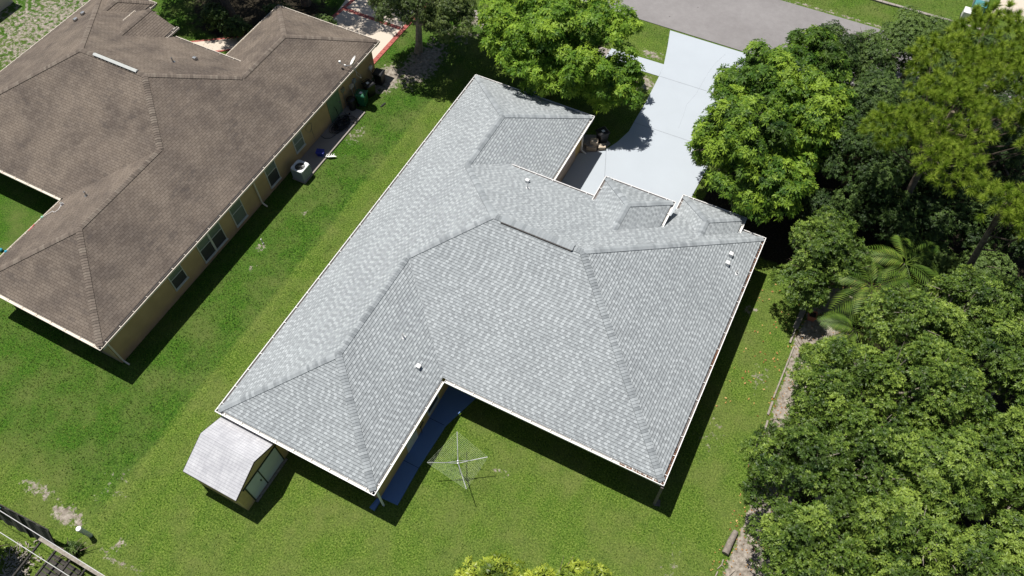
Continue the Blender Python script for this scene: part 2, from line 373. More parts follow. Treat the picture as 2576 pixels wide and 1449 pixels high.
# (x, y, rx, ry, strength) bare or thin places
PATCH = [(-5.2, 27.0, 1.6, 3.2, 0.75), (-6.6, 24.6, 1.2, 1.8, 0.9), (-4.2, 30.6, 2.5, 2.2, 0.45), (-3.6, 32.6, 4.0, 1.0, 0.6), (8.6, 31.9, 1.3, 0.9, 0.75), (8.3, 34.7, 1.3, 0.6, 0.6),
         (-31, 19, 7.0, 9.0, 0.58), (-33, 26, 8, 8, 0.62), (-4.3, -6.7, 1.2, 0.55, 0.72), (-6.3, -6.4, 1.6, 0.5, 0.6), (-5.6, 19.4, 0.8, 1.2, 0.5), (-5.2, 17.4, 0.5, 0.5, 0.35), (-5.6, 9.6, 0.5, 0.5, 0.6),
         (-5.2, 8.2, 0.5, 0.8, 0.42), (-4.9, 12.9, 0.5, 0.5, 0.45), (-3.5, -4.6, 0.9, 1.4, 0.42), (-1.2, -6.6, 0.4, 0.35, 0.7), (-2.9, -4.9, 0.8, 0.7, 0.35), (12.6, 4.2, 0.8, 0.5, 0.42), (20.9, 10.5, 1.0, 2.2, 0.40), (22.0, 14.5, 0.8, 1.5, 0.45),
         (21.4, 3.8, 0.9, 2.0, 0.38), (20.4, 18.2, 0.5, 0.5, 0.6), (21.3, 1.0, 0.7, 1.5, 0.4), (-26, -2, 3, 3, 0.3), (24, 52, 1.2, 1.2, 0.8), (-0.3, -7.2, 2.6, 0.3, 0.55), (20.0, 44.5, 20, 0.35, 0.5), (14, 37.3, 30, 0.3, 0.3), (23.8, 13.2, 1.0, 0.8, 0.5)]
def fields(x, y):
    b = np.zeros_like(x)
    for px, py, rx, ry, s in PATCH: b = np.maximum(b, s * np.exp(-(((x - px) / rx) ** 2 + ((y - py) / ry) ** 2)))
    ed = 23.25 + 0.30 * (fbm(x, y, 0.5, 5) - 0.5) * 2 + 0.25 * np.sin(y * 0.25)
    strip = sstep(ed - 0.25, ed + 0.35, x) * sstep(23.5, 20, y) * 0.9
    b = np.maximum(b, strip)
    b = b + 0.14 * (fbm(x, y, 0.35, 9) - 0.4)
    litter_shade = sstep(24.6, 26.0, x) * sstep(37.0, 35.0, y) * 0.9
    litter_shade = np.maximum(litter_shade, sstep(15.2, 16.0, x) * sstep(21.2, 22.2, y) * sstep(37.0, 36.3, y) * 0.9)
    litter_shade = np.maximum(litter_shade, np.exp(-(((x + 17.5) / 7.0) ** 2 + ((y - 26.0) / 4.2) ** 2)) * 1.05 * (x < -8.4))  # dark patch painting the tree shade on the tan house's front yard
    lush_shade = sstep(-2.75, -3.35, x + 0.25 * (fbm(x, y, 0.6, 3) - .5)) * 0.95 * sstep(-7.5, -3.5, y) + 0.25 * fbm(x, y, 0.2, 4)
    lush_shade = np.where(y > 36, 0.45, lush_shade)
    lush_shade = lush_shade + .13 * np.sin((x + .25 * fbm(x, y, .3, 2)) * 5.4) * (y < 36) * (.4 + fbm(x, y, .15, 3)) + .22 * (fbm(x, y, .7, 15) - .5)
    lush_shade = lush_shade + .5 * np.exp(-((x + 3.3 + .12 * np.sin(y * .9)) / .28) ** 2) * (y > -3) * (y < 25)  # dark line painting the shadow that lies in the swale
    return np.clip(b, 0, 1), litter_shade, np.clip(lush_shade, 0, 1.15)
def gz(x, y):        # the shallow swale along the property line, lawn surface height
    return -0.07 * np.exp(-((x + 3.7) / 0.8) ** 2) + 0.02 * (fbm(x, y, 0.3, 7) - 0.5)

# ---------------------------------------------------------------- ground
def build_ground():
    xs = np.concatenate([np.linspace(-600, -45, 16)[:-1], np.arange(-45, 45.01, 0.25), np.linspace(45, 600, 16)[1:]])
    ys = np.concatenate([np.linspace(-600, -16, 16)[:-1], np.arange(-16, 60.01, 0.25), np.linspace(60, 600, 16)[1:]])
    X, Y = np.meshgrid(xs, ys, indexing='ij'); nx, ny = X.shape
    Z = gz(X, Y); Z = np.where((np.abs(X) > 45) | (Y < -16) | (Y > 60), 0, Z)
    V = np.stack([X, Y, Z - 0.0], -1).reshape(-1, 3)
    i = np.arange(nx * ny).reshape(nx, ny)
    F = np.stack([i[:-1, :-1], i[1:, :-1], i[1:, 1:], i[:-1, 1:]], -1).reshape(-1, 4)
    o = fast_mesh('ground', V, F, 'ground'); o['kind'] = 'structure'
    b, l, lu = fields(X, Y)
    for n, a in (('bare', b), ('litter', l), ('lush_shade', lu)):  # the litter field also carries painted tree shade
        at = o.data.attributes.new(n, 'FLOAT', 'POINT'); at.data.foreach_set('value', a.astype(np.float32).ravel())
    o.data.polygons.foreach_set('use_smooth', [True] * len(o.data.polygons))
build_ground()

# ---------------------------------------------------------------- paving
m = MB(); m.poly([(-120, 37.62), (120, 37.85), (120, 44.25), (-120, 44.15)], -0.05, 0.035); struct('road', m, 'asphalt')
CRACK = [(12.73, 36.92), (12.43, 35.84), (12.3, 34.74), (12.26, 33.59), (12.26, 32.38), (12.04, 31.2), (12.19, 30.22), (12.31, 28.94)]
drv = [(7.28, 19.0), (7.28, 24.05), (8.86, 25.11), (9.33, 26.2), (9.62, 27.35), (9.60, 28.83), (9.62, 30.05), (9.56, 31.5), (9.50, 32.89), (9.37, 34.11), (8.95, 35.9), (8.51, 37.55),
       (13.95, 37.60), (14.6, 35.0), (15.0, 31.0), (15.05, 27.5), (14.95, 24.5), (14.95, 22.6), (16.2, 22.6), (16.2, 20.5), (10.5, 19.0)]
m = MB(); m.poly(drv, -0.05, 0.05); D_ = struct('driveway', m, 'drive')
m = MB()
for a, b in (((9.55, 32.9), (14.75, 33.0)), ((9.6, 28.2), (15.0, 28.3)), ((9.0, 25.2), (10.6, 21.0))):
    a, b = Vector((*a, 0)), Vector((*b, 0)); d = (b - a).normalized(); n = Vector((-d.y, d.x, 0)) * 0.011
    m.face([a - n + Vector((0, 0, .054)), b - n + Vector((0, 0, .054)), b + n + Vector((0, 0, .054)), a + n + Vector((0, 0, .054))])
make('expansion_joint', m, 'joint', parent=D_)
m = MB(); m.tube([(x, y, .0495) for x, y in CRACK], .0045, 4); make('hairline_crack', m, 'joint', parent=D_)
m = MB(); m.poly([(5.6, 32.80), (9.49, 32.89), (9.37, 34.11), (5.6, 34.02)], -0.05, 0.046); struct('sidewalk', m, 'drive')
m = MB(); m.poly([(-8.0, 32.70), (5.59, 32.75), (5.59, 33.9), (-8.0, 33.3)], -0.05, 0.02); struct('old_sidewalk', m, 'slab')
m = MB(); m.poly([(7.3, 24.10), (8.82, 25.14), (9.0, 25.9), (8.2, 26.3), (7.1, 25.8)], -0.05, 0.03); struct('concrete_pad', m, 'slab')
m = MB(); m.poly([(8.20, 0.55), (9.12, 0.60), (9.07, 2.57), (9.17, 5.02), (9.76, 6.96), (10.6, 8.2), (8.0, 8.2)], -0.05, 0.07); W_ = struct('walkway', m, 'bluewalk')
m = MB()
for y in (2.57, 5.0):
    m.face([(8.2, y - .01, .074), (9.1, y - .01, .074), (9.1, y + .01, .074), (8.2, y + .01, .074)])
make('expansion_joint', m, 'dark', parent=W_)
m = MB(); m.poly([(-7.6, 15.45), (-6.08, 15.50), (-6.09, 21.3), (-7.6, 21.3)], -0.1, 0.09); struct('concrete_slab', m, 'slab')
# neighbour's driveway with brick borders
m = MB(); m.poly([(-15.0, 24.6), (-8.36, 24.6), (-8.30, 37.6), (-14.6, 37.6), (-13.25, 27.8)], -0.05, 0.045); D2 = struct('driveway', m, 'creamdrive')
def brick_band(mb, a, b, wd, z=0.05, n=None):
    a, b = Vector((*a, 0)), Vector((*b, 0)); L = (b - a).length; d = (b - a) / L; q = Vector((-d.y, d.x, 0)) * wd / 2
    n = n or max(1, int(L / 0.42))
    for i in range(n):
        p0 = a + d * (L * i / n + 0.012); p1 = a + d * (L * (i + 1) / n - 0.012); Z = Vector((0, 0, z))
        ring = [p0 - q, p1 - q, p1 + q, p0 + q]; mb.hexa([p - Vector((0, 0, 0.02)) for p in ring], [p + Z for p in ring], tint=random.random())
m = MB(); brick_band(m, (-8.22, 24.8), (-8.12, 37.6), 0.32); brick_band(m, (-13.45, 27.0), (-13.0, 31.5), 0.28); brick_band(m, (-13.2, 29.35), (-8.4, 29.32), 0.30, 0.049)
make('brick_border', m, 'redbrick', parent=D2)
m = MB(); arc = [(-20.5, 21.0), (-18.6, 22.3), (-17.3, 23.3), (-15.8, 24.6), (-14.4, 26.4)]
L_ = []; R_ = []
for i, p in enumerate(arc):
    q0 = Vector(arc[max(i - 1, 0)]); q1 = Vector(arc[min(i + 1, len(arc) - 1)]); d = (q1 - q0).normalized(); n = Vector((-d.y, d.x)) * 0.62
    L_.append(Vector(p) + n); R_.append(Vector(p) - n)
m.poly([tuple(p) for p in R_] + [tuple(p) for p in reversed(L_)], -0.05, 0.04); P_ = struct('path', m, 'creamdrive')
m = MB()
for s in (L_, R_):
    for a, b in zip(s, s[1:]): brick_band(m, tuple(a), tuple(b), 0.14, 0.05)
make('brick_border', m, 'redbrick', parent=P_)
m = MB(); m.poly([(28.0, 49.3), (60, 49.0), (60, 62), (31.0, 62)], -0.05, 0.04); struct('driveway', m, 'creamdrive')

# ---------------------------------------------------------------- the two houses
PI = 0.461; Xw = 8.70; X3 = 19.69; Y2 = 6.07; Y4 = 21.04; DC = 2.24; Y14 = 25.16; Xg = 8.02
E = 0.15
def house(nm, label, mirror, mats, dorm, x_off=0.0):
    T = (lambda p: Vector((x_off - p[0], p[1], p[2] + HE))) if mirror else (lambda p: Vector((p[0] + x_off, p[1], p[2] + HE)))
    root = thing(nm, label, 'house')
    sh, cap, gut, wallm = mats
    roof = MB(); p = PI
    Mh = (Y4 - Y2) / 2
    R1 = (Mh, Y2 + Mh, Mh * p); R2 = (X3 - Mh, Y2 + Mh, Mh * p); R3 = (Xw / 2, Y2 + Xw / 2, Xw / 2 * p); R4 = (Xw / 2, Xw / 2, Xw / 2 * p)
    R5 = (Xg / 2, Y14 - Xg / 2, Xg / 2 * p); R6 = (Xg / 2, Y4 - Xg / 2, Xg / 2 * p); e = E * p; h = (DC + E) * p; yc = Y4 - DC - E; xv = Xg - DC - E
    P0 = (E, E, e); P1 = (Xw - E, E, e); P2 = (Xw - E, Y2 + E, e); P3 = (X3 - E, Y2 + E, e); P4 = (X3 - E, Y4 - E, e); P14 = (E, Y14 - E, e); P13 = (Xg - E, Y14 - E, e); P11 = (xv, yc, h)
    cs = math.sqrt(1 + p * p)
    def F(pts, axis, sgn):      # axis: eave direction; v is measured up the slope
        uv = []
        for q in pts:
            if axis == 'x': uv.append((q[0] + 40, sgn * q[1] * cs + 60))
            else: uv.append((q[1] + 40, sgn * q[0] * cs + 60))
        roof.face([T(q) for q in pts], uv)
    F([P0, R4, R3, R1, R6, R5, P14], 'y', 1)
    F([P0, P1, R4], 'x', 1); F([P1, P2, R3, R4], 'y', -1); F([P2, P3, R2, R1, R3], 'x', 1); F([P3, P4, R2], 'y', -1)
    xs = dorm[0]['x1'] + 0.01
    yb = dorm[0]['y'] - .47; zb = (Y4 - yb) * p; xq = dorm[0]['x0'] + .6
    F([R1, R2, P4, (xs, Y4 - E, e), (xs, yb, zb), (xq, yb, zb), (xq, yc, h), P11, R6], 'x', -1)
    F([P13, R5, R6, P11, (xv, yc - 1.2, h), (Xg - E, yc - 1.2, e)], 'y', -1)
    F([P13, P14, R5], 'x', -1)
    caps = [(R4, P0, (-p, 0, 1), (0, -p, 1)), (R4, P1, (0, -p, 1), (p, 0, 1)), (R3, R4, (-p, 0, 1), (p, 0, 1)), (R1, R3, (-p, 0, 1), (0, -p, 1)), (R1, R2, (0, -p, 1), (0, p, 1)), (R2, P3, (0, -p, 1), (p, 0, 1)), (R2, P4, (p, 0, 1), (0, p, 1)),
            (R1, R6, (-p, 0, 1), (0, p, 1)), (R6, R5, (-p, 0, 1), (p, 0, 1)), (R5, P14, (-p, 0, 1), (0, p, 1)), (R5, P13, (p, 0, 1), (0, p, 1))]
    eaves = [((0, 0, 0), (Xw, 0, 0), (0, -1)), ((Xw, 0, 0), (Xw, Y2, 0), (1, 0)), ((Xw, Y2, 0), (X3, Y2, 0), (0, -1)), ((X3, Y2, 0), (X3, Y4, 0), (1, 0)), ((X3, Y4, 0), (dorm[1]['x1'] - 0.3, Y4, 0), (0, 1)),
             ((0, 0, 0), (0, Y14, 0), (-1, 0)), ((0, Y14, 0), (Xg, Y14, 0), (0, 1)), ((Xg, Y14, 0), (Xg, Y4 - DC - 0.15, 0), (1, 0)), ((Xg - DC, Y4 - DC, DC * p), (dorm[0]['x0'] if not mirror else 10.9, Y4 - DC, DC * p), (0, 1))]
    extra = []
    for D in dorm:
        x0, x1, yf, dd, gable = D['x0'], D['x1'], D['y'], D['d'], D['gable']
        wd = (x1 - x0) / 2; xm = (x0 + x1) / 2; hz = dd * p; hh = hz + e; ye = Y4 - dd - E
        A = (xm, yf - E if gable else yf - wd, hz + wd * p); En = (xm, Y4 - dd - wd, hz + wd * p)
        a0 = (x0 + E, yf - E, hh); a1 = (x1 - E, yf - E, hh)
        F([a1, (x1 - E, ye, hh), En, A], 'y', -1); F([a0, A, En, (x0 + E, ye, hh)], 'y', 1)
        if not gable:
            F([a0, a1, A], 'x', -1)
            caps += [(A, a0, (-p, 0, 1), (0, p, 1)), (A, a1, (p, 0, 1), (0, p, 1))]
            eaves.append(((x0, yf, hz), (x1, yf, hz), (0, 1)))
        caps.append((En, A, (-p, 0, 1), (p, 0, 1)))
        eaves += [((x0, yf, hz), (x0, Y4 - dd, hz), (-1, 0)), ((x1, yf, hz), (x1, Y4 - dd, hz), (1, 0))]
        extra.append((x0 + .42, Y4 - dd - 3, x1 - .42, yf - .42, hz + 0.03, (xm, A[2]), gable))
    rf = make('roof', roof, sh, root)
    # ridge and hip caps, each cap a bent piece lapping the next
    m = MB()
    for a, b, n1, n2 in caps:
        a, b = T(a), T(b); fx = lambda n: Vector((-n[0] if mirror else n[0], n[1], n[2])).normalized()
        n1v, n2v = fx(n1), fx(n2); d = (b - a); L = d.length; d = d / L
        s1 = d.cross(n1v).normalized(); s2 = d.cross(n2v).normalized()
        s1 = -s1 if s1.z > 0 else s1; s2 = -s2 if s2.z > 0 else s2
        if (s1 - s2).length < 0.2: s2 = -s2
        up = (n1v + n2v).normalized(); k = int(L / 0.145); st = L / k
        for i in range(k):
            c0 = a + d * (i * st - 0.01); c1 = a + d * ((i + 1) * st + 0.012); w0 = 0.17; h0, h1 = 0.025, 0.048
            t = min(1, max(0, random.gauss(0.5, 0.36)))
            for s, sg in ((s1, 1), (s2, -1)):
                q = [c0 + up * h0, c1 + up * h1, c1 + s * w0 + up * (h1 - 0.005), c0 + s * w0 + up * (h0 - 0.005)]
                m.face(q, tint=t); m.face([q[1], c1 - up * 0.005, c1 + s * w0 - up * 0.005, q[2]], tint=t * 0.6); m.face([q[3], q[2], c1 + s * (w0 + .012) - up * .01, c0 + s * (w0 + .012) - up * .01], tint=0.0)
    make('ridge_cap', m, cap, rf)
    # gutters: U channels with straps, fascia behind, soffit under
    g = MB(); beds = []; fa = MB(); sf = MB()
    for a, b, o in eaves:
        a3, b3 = Vector(a), Vector(b); d = (b3 - a3); L = d.length
        if L < 0.15: continue
        d /= L; on = Vector((o[0], o[1], 0)); G = E - 0.01; th = 0.022
        def q(al, outw, z): return T(a3 + d * al - on * outw + Vector((0, 0, z)))
        def slab(mb, o0, o1, z0, z1, l0=0.0, l1=None):
            l1 = L if l1 is None else l1
            mb.hexa([q(l0, o0, z0), q(l1, o0, z0), q(l1, o1, z0), q(l0, o1, z0)], [q(l0, o0, z1), q(l1, o0, z1), q(l1, o1, z1), q(l0, o1, z1)])
        slab(g, 0.0, th, -0.12, 0.004); slab(g, th, G, -0.12, -0.105); bd = MB(); slab(bd, th + .001, G, -0.104, -0.07); beds.append((bd, 'guttin' if (o == (-1, 0) or o == (0, 1) or (o == (1, 0) and abs(a3.x - X3) < .01)) else ('cream' if mirror else 'soffit')))  # dark beds paint the shade inside these gutters, along with grime
        slab(g, -0.016, 0.0, -0.016, 0.012)                           # rolled lip
        slab(g, th, G, -0.1, 0.0, 0.0, 0.012); slab(g, th, G, -0.1, 0.0, L - 0.012, L)
        n = max(1, int(L / 0.95))
        for i in range(n):
            x = (i + 0.5) * L / n; slab(g, 0.0, G + 0.02, 0.0055, 0.02, x - 0.014, x + 0.014)
        slab(fa, G + 0.002, G + 0.022, -0.17, 0.03)
        slab(sf, G + 0.024, 0.50, -0.165, -0.15)
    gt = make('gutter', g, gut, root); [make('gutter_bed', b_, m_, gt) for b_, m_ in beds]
    make('fascia', fa, gut, root); make('soffit', sf, 'soffit', root)
    if not mirror:       # brown leaf debris lying in the gutters on the right
        for seg in (((19.62, 6.15), (19.62, 8.0)), ((17.6, 6.13), (19.6, 6.13)), ((19.62, 12.4), (19.62, 13.6)), ((19.62, 17.2), (19.62, 20.9))):
            (xa, ya), (xb, yb) = seg; mm = MB(); n = 70
            for i in range(n):
                t = random.random(); x = xa + (xb - xa) * t + random.uniform(-.035, .035); y = ya + (yb - ya) * t + random.uniform(-.035, .035)
                mm.box(x - .03, y - .02, HE - 0.06, x + .03, y + .02, HE - 0.028 + random.uniform(0, .02), random.uniform(0, 3), random.random())
            make('leaf_debris', mm, 'gutlit', gt)['kind'] = 'stuff'
    # walls
    wi = 0.46
    def P(x, y): v = T((x, y, 0)); return (v.x, v.y)
    out = [(wi, wi), (Xw - wi, wi), (Xw - wi, Y2 + 1.5), (X3 - wi, Y2 + 1.5), (X3 - wi, Y4 - wi), (dorm[1]['x0'] + wi, Y4 - wi), (dorm[1]['x0'] + wi, Y4 - DC - wi), (Xg - wi, Y4 - DC - wi), (Xg - wi, Y14 - wi), (wi, Y14 - wi)]
    mw = MB(); op = [P(*q) for q in out]
    if mirror: op = op[::-1]
    mw.poly(op, -0.3, HE - 0.155)
    for (x0, y0, x1, y1, z1, (xm, az), gable) in extra:
        yb = Y4 - DC - wi - 1.0
        pts = [P(x0, y0 + 1.2), P(x1, y0 + 1.2), P(x1, y1), P(x0, y1)]
        if mirror: pts = pts[::-1]
        # pillars carrying the dormer and the wall band over the porch opening
        mw.poly(pts, HE - 0.25, HE + z1 - 0.2)
        for (xa, xb) in ((x0, x0 + 0.4), (x1 - 0.4, x1)):
            q = [P(xa, y1 - 0.4), P(xb, y1 - 0.4), P(xb, y1 - 0.003), P(xa, y1 - 0.003)]
            if mirror: q = q[::-1]
            mw.poly(q, -0.2, HE - 0.251)
        if gable:
            va, vb, vc = T((x0, y1, z1 - .2)), T((x1, y1, z1 - .2)), T((xm, y1, az - 0.22))
            mw.face([va, vb, vc])
    q = [P(Xg - wi - 1, Y4 - DC - 2), P(dorm[0]['x1'] - .42, Y4 - DC - 2), P(dorm[0]['x1'] - .42, Y4 - DC - wi + .003), P(Xg - wi - 1, Y4 - DC - wi + .003)]
    if mirror: q = q[::-1]
    mw.poly(q, HE - 0.3, HE + DC * p - 0.2)
    make('wall', mw, wallm, root)
    return root, T, rf

dA = [dict(x0=10.775, x1=14.76, y=20.12, d=2.762, gable=False), dict(x0=14.80, x1=18.39, y=21.69, d=0.464, gable=False)]
dB = [dict(x0=10.95, x1=14.6, y=19.35, d=2.762, gable=True), dict(x0=14.95, x1=18.2, y=21.35, d=0.85, gable=False)]
HG, TG, RG = house('gray_house', 'house in the middle with a pale gray shingle roof and white gutters', False, ('shg', 'capg', 'white', 'yellow'), dA)
HB, TB, RB = house('brown_house', 'tan house at upper left with a weathered brown shingle roof', True, ('shb', 'capb', 'cream', 'tan'), dB, -7.0)

# ridge vents
m = MB(); y = Y2 + (Y4 - Y2) / 2; zr = HE + (Y4 - Y2) / 2 * PI
n = 27; xa, xb = 7.95, 11.75
for i in range(n):
    x0 = xa + (xb - xa) * i / n; x1 = xa + (xb - xa) * (i + 1) / n + 0.01; t = random.gauss(0.5, .2)
    for s in (-1, 1):
        m.face([(x0, y, zr + 0.085), (x1, y, zr + 0.095), (x1, y + s * 0.2, zr + 0.025), (x0, y + s * 0.2, zr + 0.015)], tint=t)
for s in (-1, 1): m.face([(xa, y + s * .198, zr + .02), (xb, y + s * .198, zr + .02), (xb, y + s * .198, zr - .06), (xa, y + s * .198, zr - .06)], tint=0)
rv = make('ridge_vent', m, 'capg', RG)
for s in (-1, 1):
    m = MB(); m.box(xa + .03, y + s * .212 - .010, zr - .12, xb - .03, y + s * .212 + .010, zr - .008); make('vent_slot', m, 'guttin', rv)
m = MB(); xa, xb = -18.15, -14.95
for s in (-1, 1):
    m.face([(xa, y, zr + .13), (xb, y, zr + .13), (xb, y + s * .105, zr + .06), (xa, y + s * .105, zr + .06)]); m.face([(xa, y + s * .105, zr + .06), (xb, y + s * .105, zr + .06), (xb, y + s * .105, zr + .01), (xa, y + s * .105, zr + .01)])
m.face([(xa, y - .12, zr + .06), (xa, y + .12, zr + .06), (xa, y, zr + .13)]); m.face([(xb, y - .12, zr + .06), (xb, y + .12, zr + .06), (xb, y, zr + .13)])
rv = make('ridge_vent', m, 'frame', RB, label='white metal ridge vent')
for i in range(11):
    x = xa + 0.1 + i * (xb - xa - .1) / 11
    for s in (-1, 1): m = MB(); m.box(x, y + s * .126 - .004, zr - .05, x + 0.2, y + s * .126 + .004, zr + .045); make('vent_slot', m, 'dark', rv)

# hooded vents and pipes on the roofs
def hood(x, y, z, parent, face, mat='white', sc_=.78):
    o = thing_part('roof_vent', parent, (x, y, z), math.atan2(face[1], face[0]))
    m = MB(); n = 8; w2 = 0.13 * sc_
    for i in range(n):          # curved hood opening down slope (+x local)
        a0 = math.pi * 0.5 * i / n; a1 = math.pi * 0.5 * (i + 1) / n
        p = lambda a: (-0.12 + 0.26 * math.sin(a), 0.02 + 0.20 * math.cos(a) if False else 0.03 + 0.17 * math.cos(a * 0.55))
        (xa, za), (xb, zb) = p(a0), p(a1)
        m.face([(xa * sc_, -w2, za), (xb * sc_, -w2, zb), (xb * sc_, w2, zb), (xa * sc_, w2, za)])
    m.box(-0.13 * sc_, -w2, -0.08, -0.11 * sc_, w2, 0.20)
    for s in (-1, 1): m.face([(-0.12 * sc_, s * w2, -.08), (0.12 * sc_, s * w2, -.1), (0.14 * sc_, s * w2, .14), (-0.12 * sc_, s * w2, .2)])
    m2 = MB(); m2.box(0.02, -w2 + .01, -0.1, 0.10 * sc_, w2 - .01, 0.13)
    me = mesh_part(o, m, mat); make('opening', m2, 'dark', o)
    return o
def thing_part(name, parent, loc, rot=0.0):
    me = bpy.data.meshes.new(name); o = bpy.data.objects.new(name, me); COL.objects.link(o); o.parent = parent; o.location = loc; o.rotation_euler = (0, 0, rot); return o
def mesh_part(o, mb, mat):
    me = o.data; me.from_pydata(mb.v, [], mb.f); me.materials.append(MT[mat]); me.update(); return me
def pipe(x, y, z, parent, h=0.28, r=0.04, mat='white', slope=(0, 0)):
    o = thing_part('vent_pipe', parent, (x, y, z)); m = MB(); m.tube([(0, 0, -0.1), (0, 0, h)], r, 10)
    m.lathe([(0.13, -0.055), (0.12, -0.01), (r + .02, 0.03), (r, 0.09)], n=12)
    mesh_part(o, m, mat); m2 = MB(); m2.lathe([(r * .75, h + .001), (r * .75, h + .004)], n=10); make('pipe_mouth', m2, 'dark', o); return o
pz = lambda d: HE + PI * d
hood(7.3, 17.62, pz(Y4 - 17.62), RG, (0, 1)); pipe(7.62, 17.0, pz(Y4 - 17.0), RG)
pipe(6.19, 6.79, pz(Xw - 6.19), RG); hood(7.45, 5.97, pz(Xw - 7.45), RG, (1, 0))
hood(18.40, 18.66, pz(X3 - 18.40), RG, (1, 0)); hood(18.42, 18.06, pz(X3 - 18.42), RG, (1, 0)); pipe(19.0, 17.95, pz(X3 - 19.0), RG, 0.2)
pipe(-14.94, 15.9, pz(Y4 - 15.9), RB, 0.3, 0.045, 'galv'); hood(-14.45, 17.03, pz(Y4 - 17.03), RB, (0, 1), 'galv', .8)
pipe(-13.62, 6.6, pz(8.7 - 6.62), RB, 0.32, 0.045, 'galv'); pipe(-14.98, 5.78, pz(8.7 - 7.98), RB, 0.15, .07, 'white')
hood(-24.84, 17.9, pz(X3 - 17.84), RB, (-1, 0), 'galv', .9); hood(-24.75, 17.2, pz(X3 - 17.75), RB, (-1, 0), 'galv', .9)

# windows, doors
def window(parent, X, y0, y1, z0, z1, mull=False, up='paleglass', lo='screen', face=1, split=0.45):
    o = thing_part('window', parent, (X, (y0 + y1) / 2, 0)); w2 = (y1 - y0) / 2; fr = MB(); t = 0.045
    for (a, b, c, d) in ((-w2, -w2 + t, z0, z1), (w2 - t, w2, z0, z1), (-w2 + t, w2 - t, z1 - t, z1), (-w2 + t, w2 - t, z0, z0 + t)): fr.box(min(0, face * .05), a, c, max(0, face * .05), b, d)
    zm = z0 + (z1 - z0) * (1 - split)
    fr.box(min(0, face * .04), -w2 + t, zm - .02, max(0, face * .04), w2 - t, zm + .02)
    if mull: fr.box(min(0, face * .055), -.06, z0 + t, max(0, face * .055), .06, z1 - t)
    mesh_part(o, fr, 'frame')
    g = MB(); g.box(0.004 * face, -w2 + t, z0 + t, 0.016 * face, w2 - t, zm); make('screen' if lo == 'screen' else 'pane', g, lo, o)
    g = MB(); g.box(0.004 * face, -w2 + t, zm, 0.02 * face, w2 - t, z1 - t); make('pane', g, up, o)
    s = MB(); s.box(min(0, face * .09), -w2 - .03, z0 - .05, max(0, face * .09), w2 + .03, z0 - .002); make('sill', s, 'frame', o)
    return o
XW = -7.46
window(HB, XW, 4.98, 5.95, 0.70, 2.15); window(HB, XW, 7.26, 9.14, 0.36, 2.15, True); window(HB, XW, 10.04, 11.0, 0.38, 2.15, lo='paleglass'); window(HB, XW, 13.26, 14.2, 0.38, 2.15)
window(HB, XW, 15.97, 16.85, 0.75, 1.90, lo='paleglass')
dr = thing_part('door', HB, (XW, 20.15, 0)); m = MB(); m.box(0, -.57, 0.0, 0.03, .57, 2.1); mesh_part(dr, m, 'greendoor')
m = MB()
for a, b, c, d in ((-.62, -.57, 0, 2.15), (.57, .62, 0, 2.15), (-.57, .57, 2.1, 2.15)): m.box(0, a, c, .045, b, d)
make('frame', m, 'greendoor', dr); m = MB(); m.box(.03, .42, .95, .08, .48, 1.05); make('handle', m, 'galv', dr)
def downspout(parent, x, y, dirx, diry, mat, top=HE - .12):
    m = MB(); m.bar((x, y, top), (x - dirx * .28, y - diry * .28, top - .3), .07, .09); m.bar((x - dirx * .28, y - diry * .28, top - .3), (x - dirx * .28, y - diry * .28, .22), .07, .09)
    m.bar((x - dirx * .28, y - diry * .28, .22), (x + dirx * .05, y + diry * .05, .04), .07, .09); return make('downspout', m, mat, parent)
downspout(HB, -7.07, 12.2, 1, 0, 'cream'); downspout(HB, -7.1, 0.55, 1, 0, 'cream')
downspout(HG, 8.55, 0.3, 0.0, 0.0, 'white'); downspout(HG, 7.95, 24.4, 1, 0, 'white'); m = MB(); m.box(19.62, 6.0, .0, 19.9, 6.3, .06, .3); m.box(19.6, 6.0, .0, 19.72, 6.12, 2.4); make('downspout', m, 'guttin', HG)
m = MB()
for i in range(5): m.box(7.40 if False else 7.565, 19.4, 0.06 + i * .42, 7.60, 23.6, 0.06 + i * .42 + .40)
make('garage_door', m, 'gdoor', HG)
w_ = window(HG, Xw - .458, 4.95, 5.95, 0.55, 1.75)
m = MB(); m.box(Xw - .458, 3.0, .08, Xw - .43, 3.9, 2.05); dd = make('door', m, 'soffit', HG); m = MB(); m.box(Xw - .43, 3.75, 1.0, Xw - .38, 3.8, 1.08); make('handle', m, 'galv', dd)
for (xx, y0, y1) in ((-0, 0, 0),): pass
for y0, y1 in ((2.6, 3.6), (6.8, 8.4), (11.5, 12.6), (16.0, 17.4)): window(HG, 0.458, y0, y1, 0.6, 2.0, face=-1)
for y0, y1 in ((8.5, 10.0), (14.5, 16.0)): window(HG, X3 - .458, y0, y1, 0.6, 2.0, face=1)
# small gas / electric boxes on the tan wall
for y_, z_, w2, h2, mt in ((21.15, 1.55, .14, .24, 'galv'), (22.0, 1.15, .16, .26, 'cream'), (22.35, 1.3, .12, .3, 'acgrey'), (24.2, 0.95, .12, .24, 'white')):
    m = MB(); m.box(XW, y_ - w2, z_ - h2 / 2, XW + .13, y_ + w2, z_ + h2 / 2); m.tube([(XW + .05, y_, z_ - h2 / 2), (XW + .05, y_, 0.05)], .018, 6)
    make('utility_box', m, mt, HB, bevel=0.0)
m = MB(); pts = [(XW + .03, 17.55 + .28 * math.cos(a) * (1 + .2 * math.sin(3 * a)), 1.45 + .3 * math.sin(a)) for a in np.linspace(0, 12, 60)] + [(XW + .03, 17.7, .9), (XW + .04, 17.75, .2)]
make('wall_cable', (lambda q: (q.tube(pts, .012, 5), q)[1])(MB()), 'wood', HB)

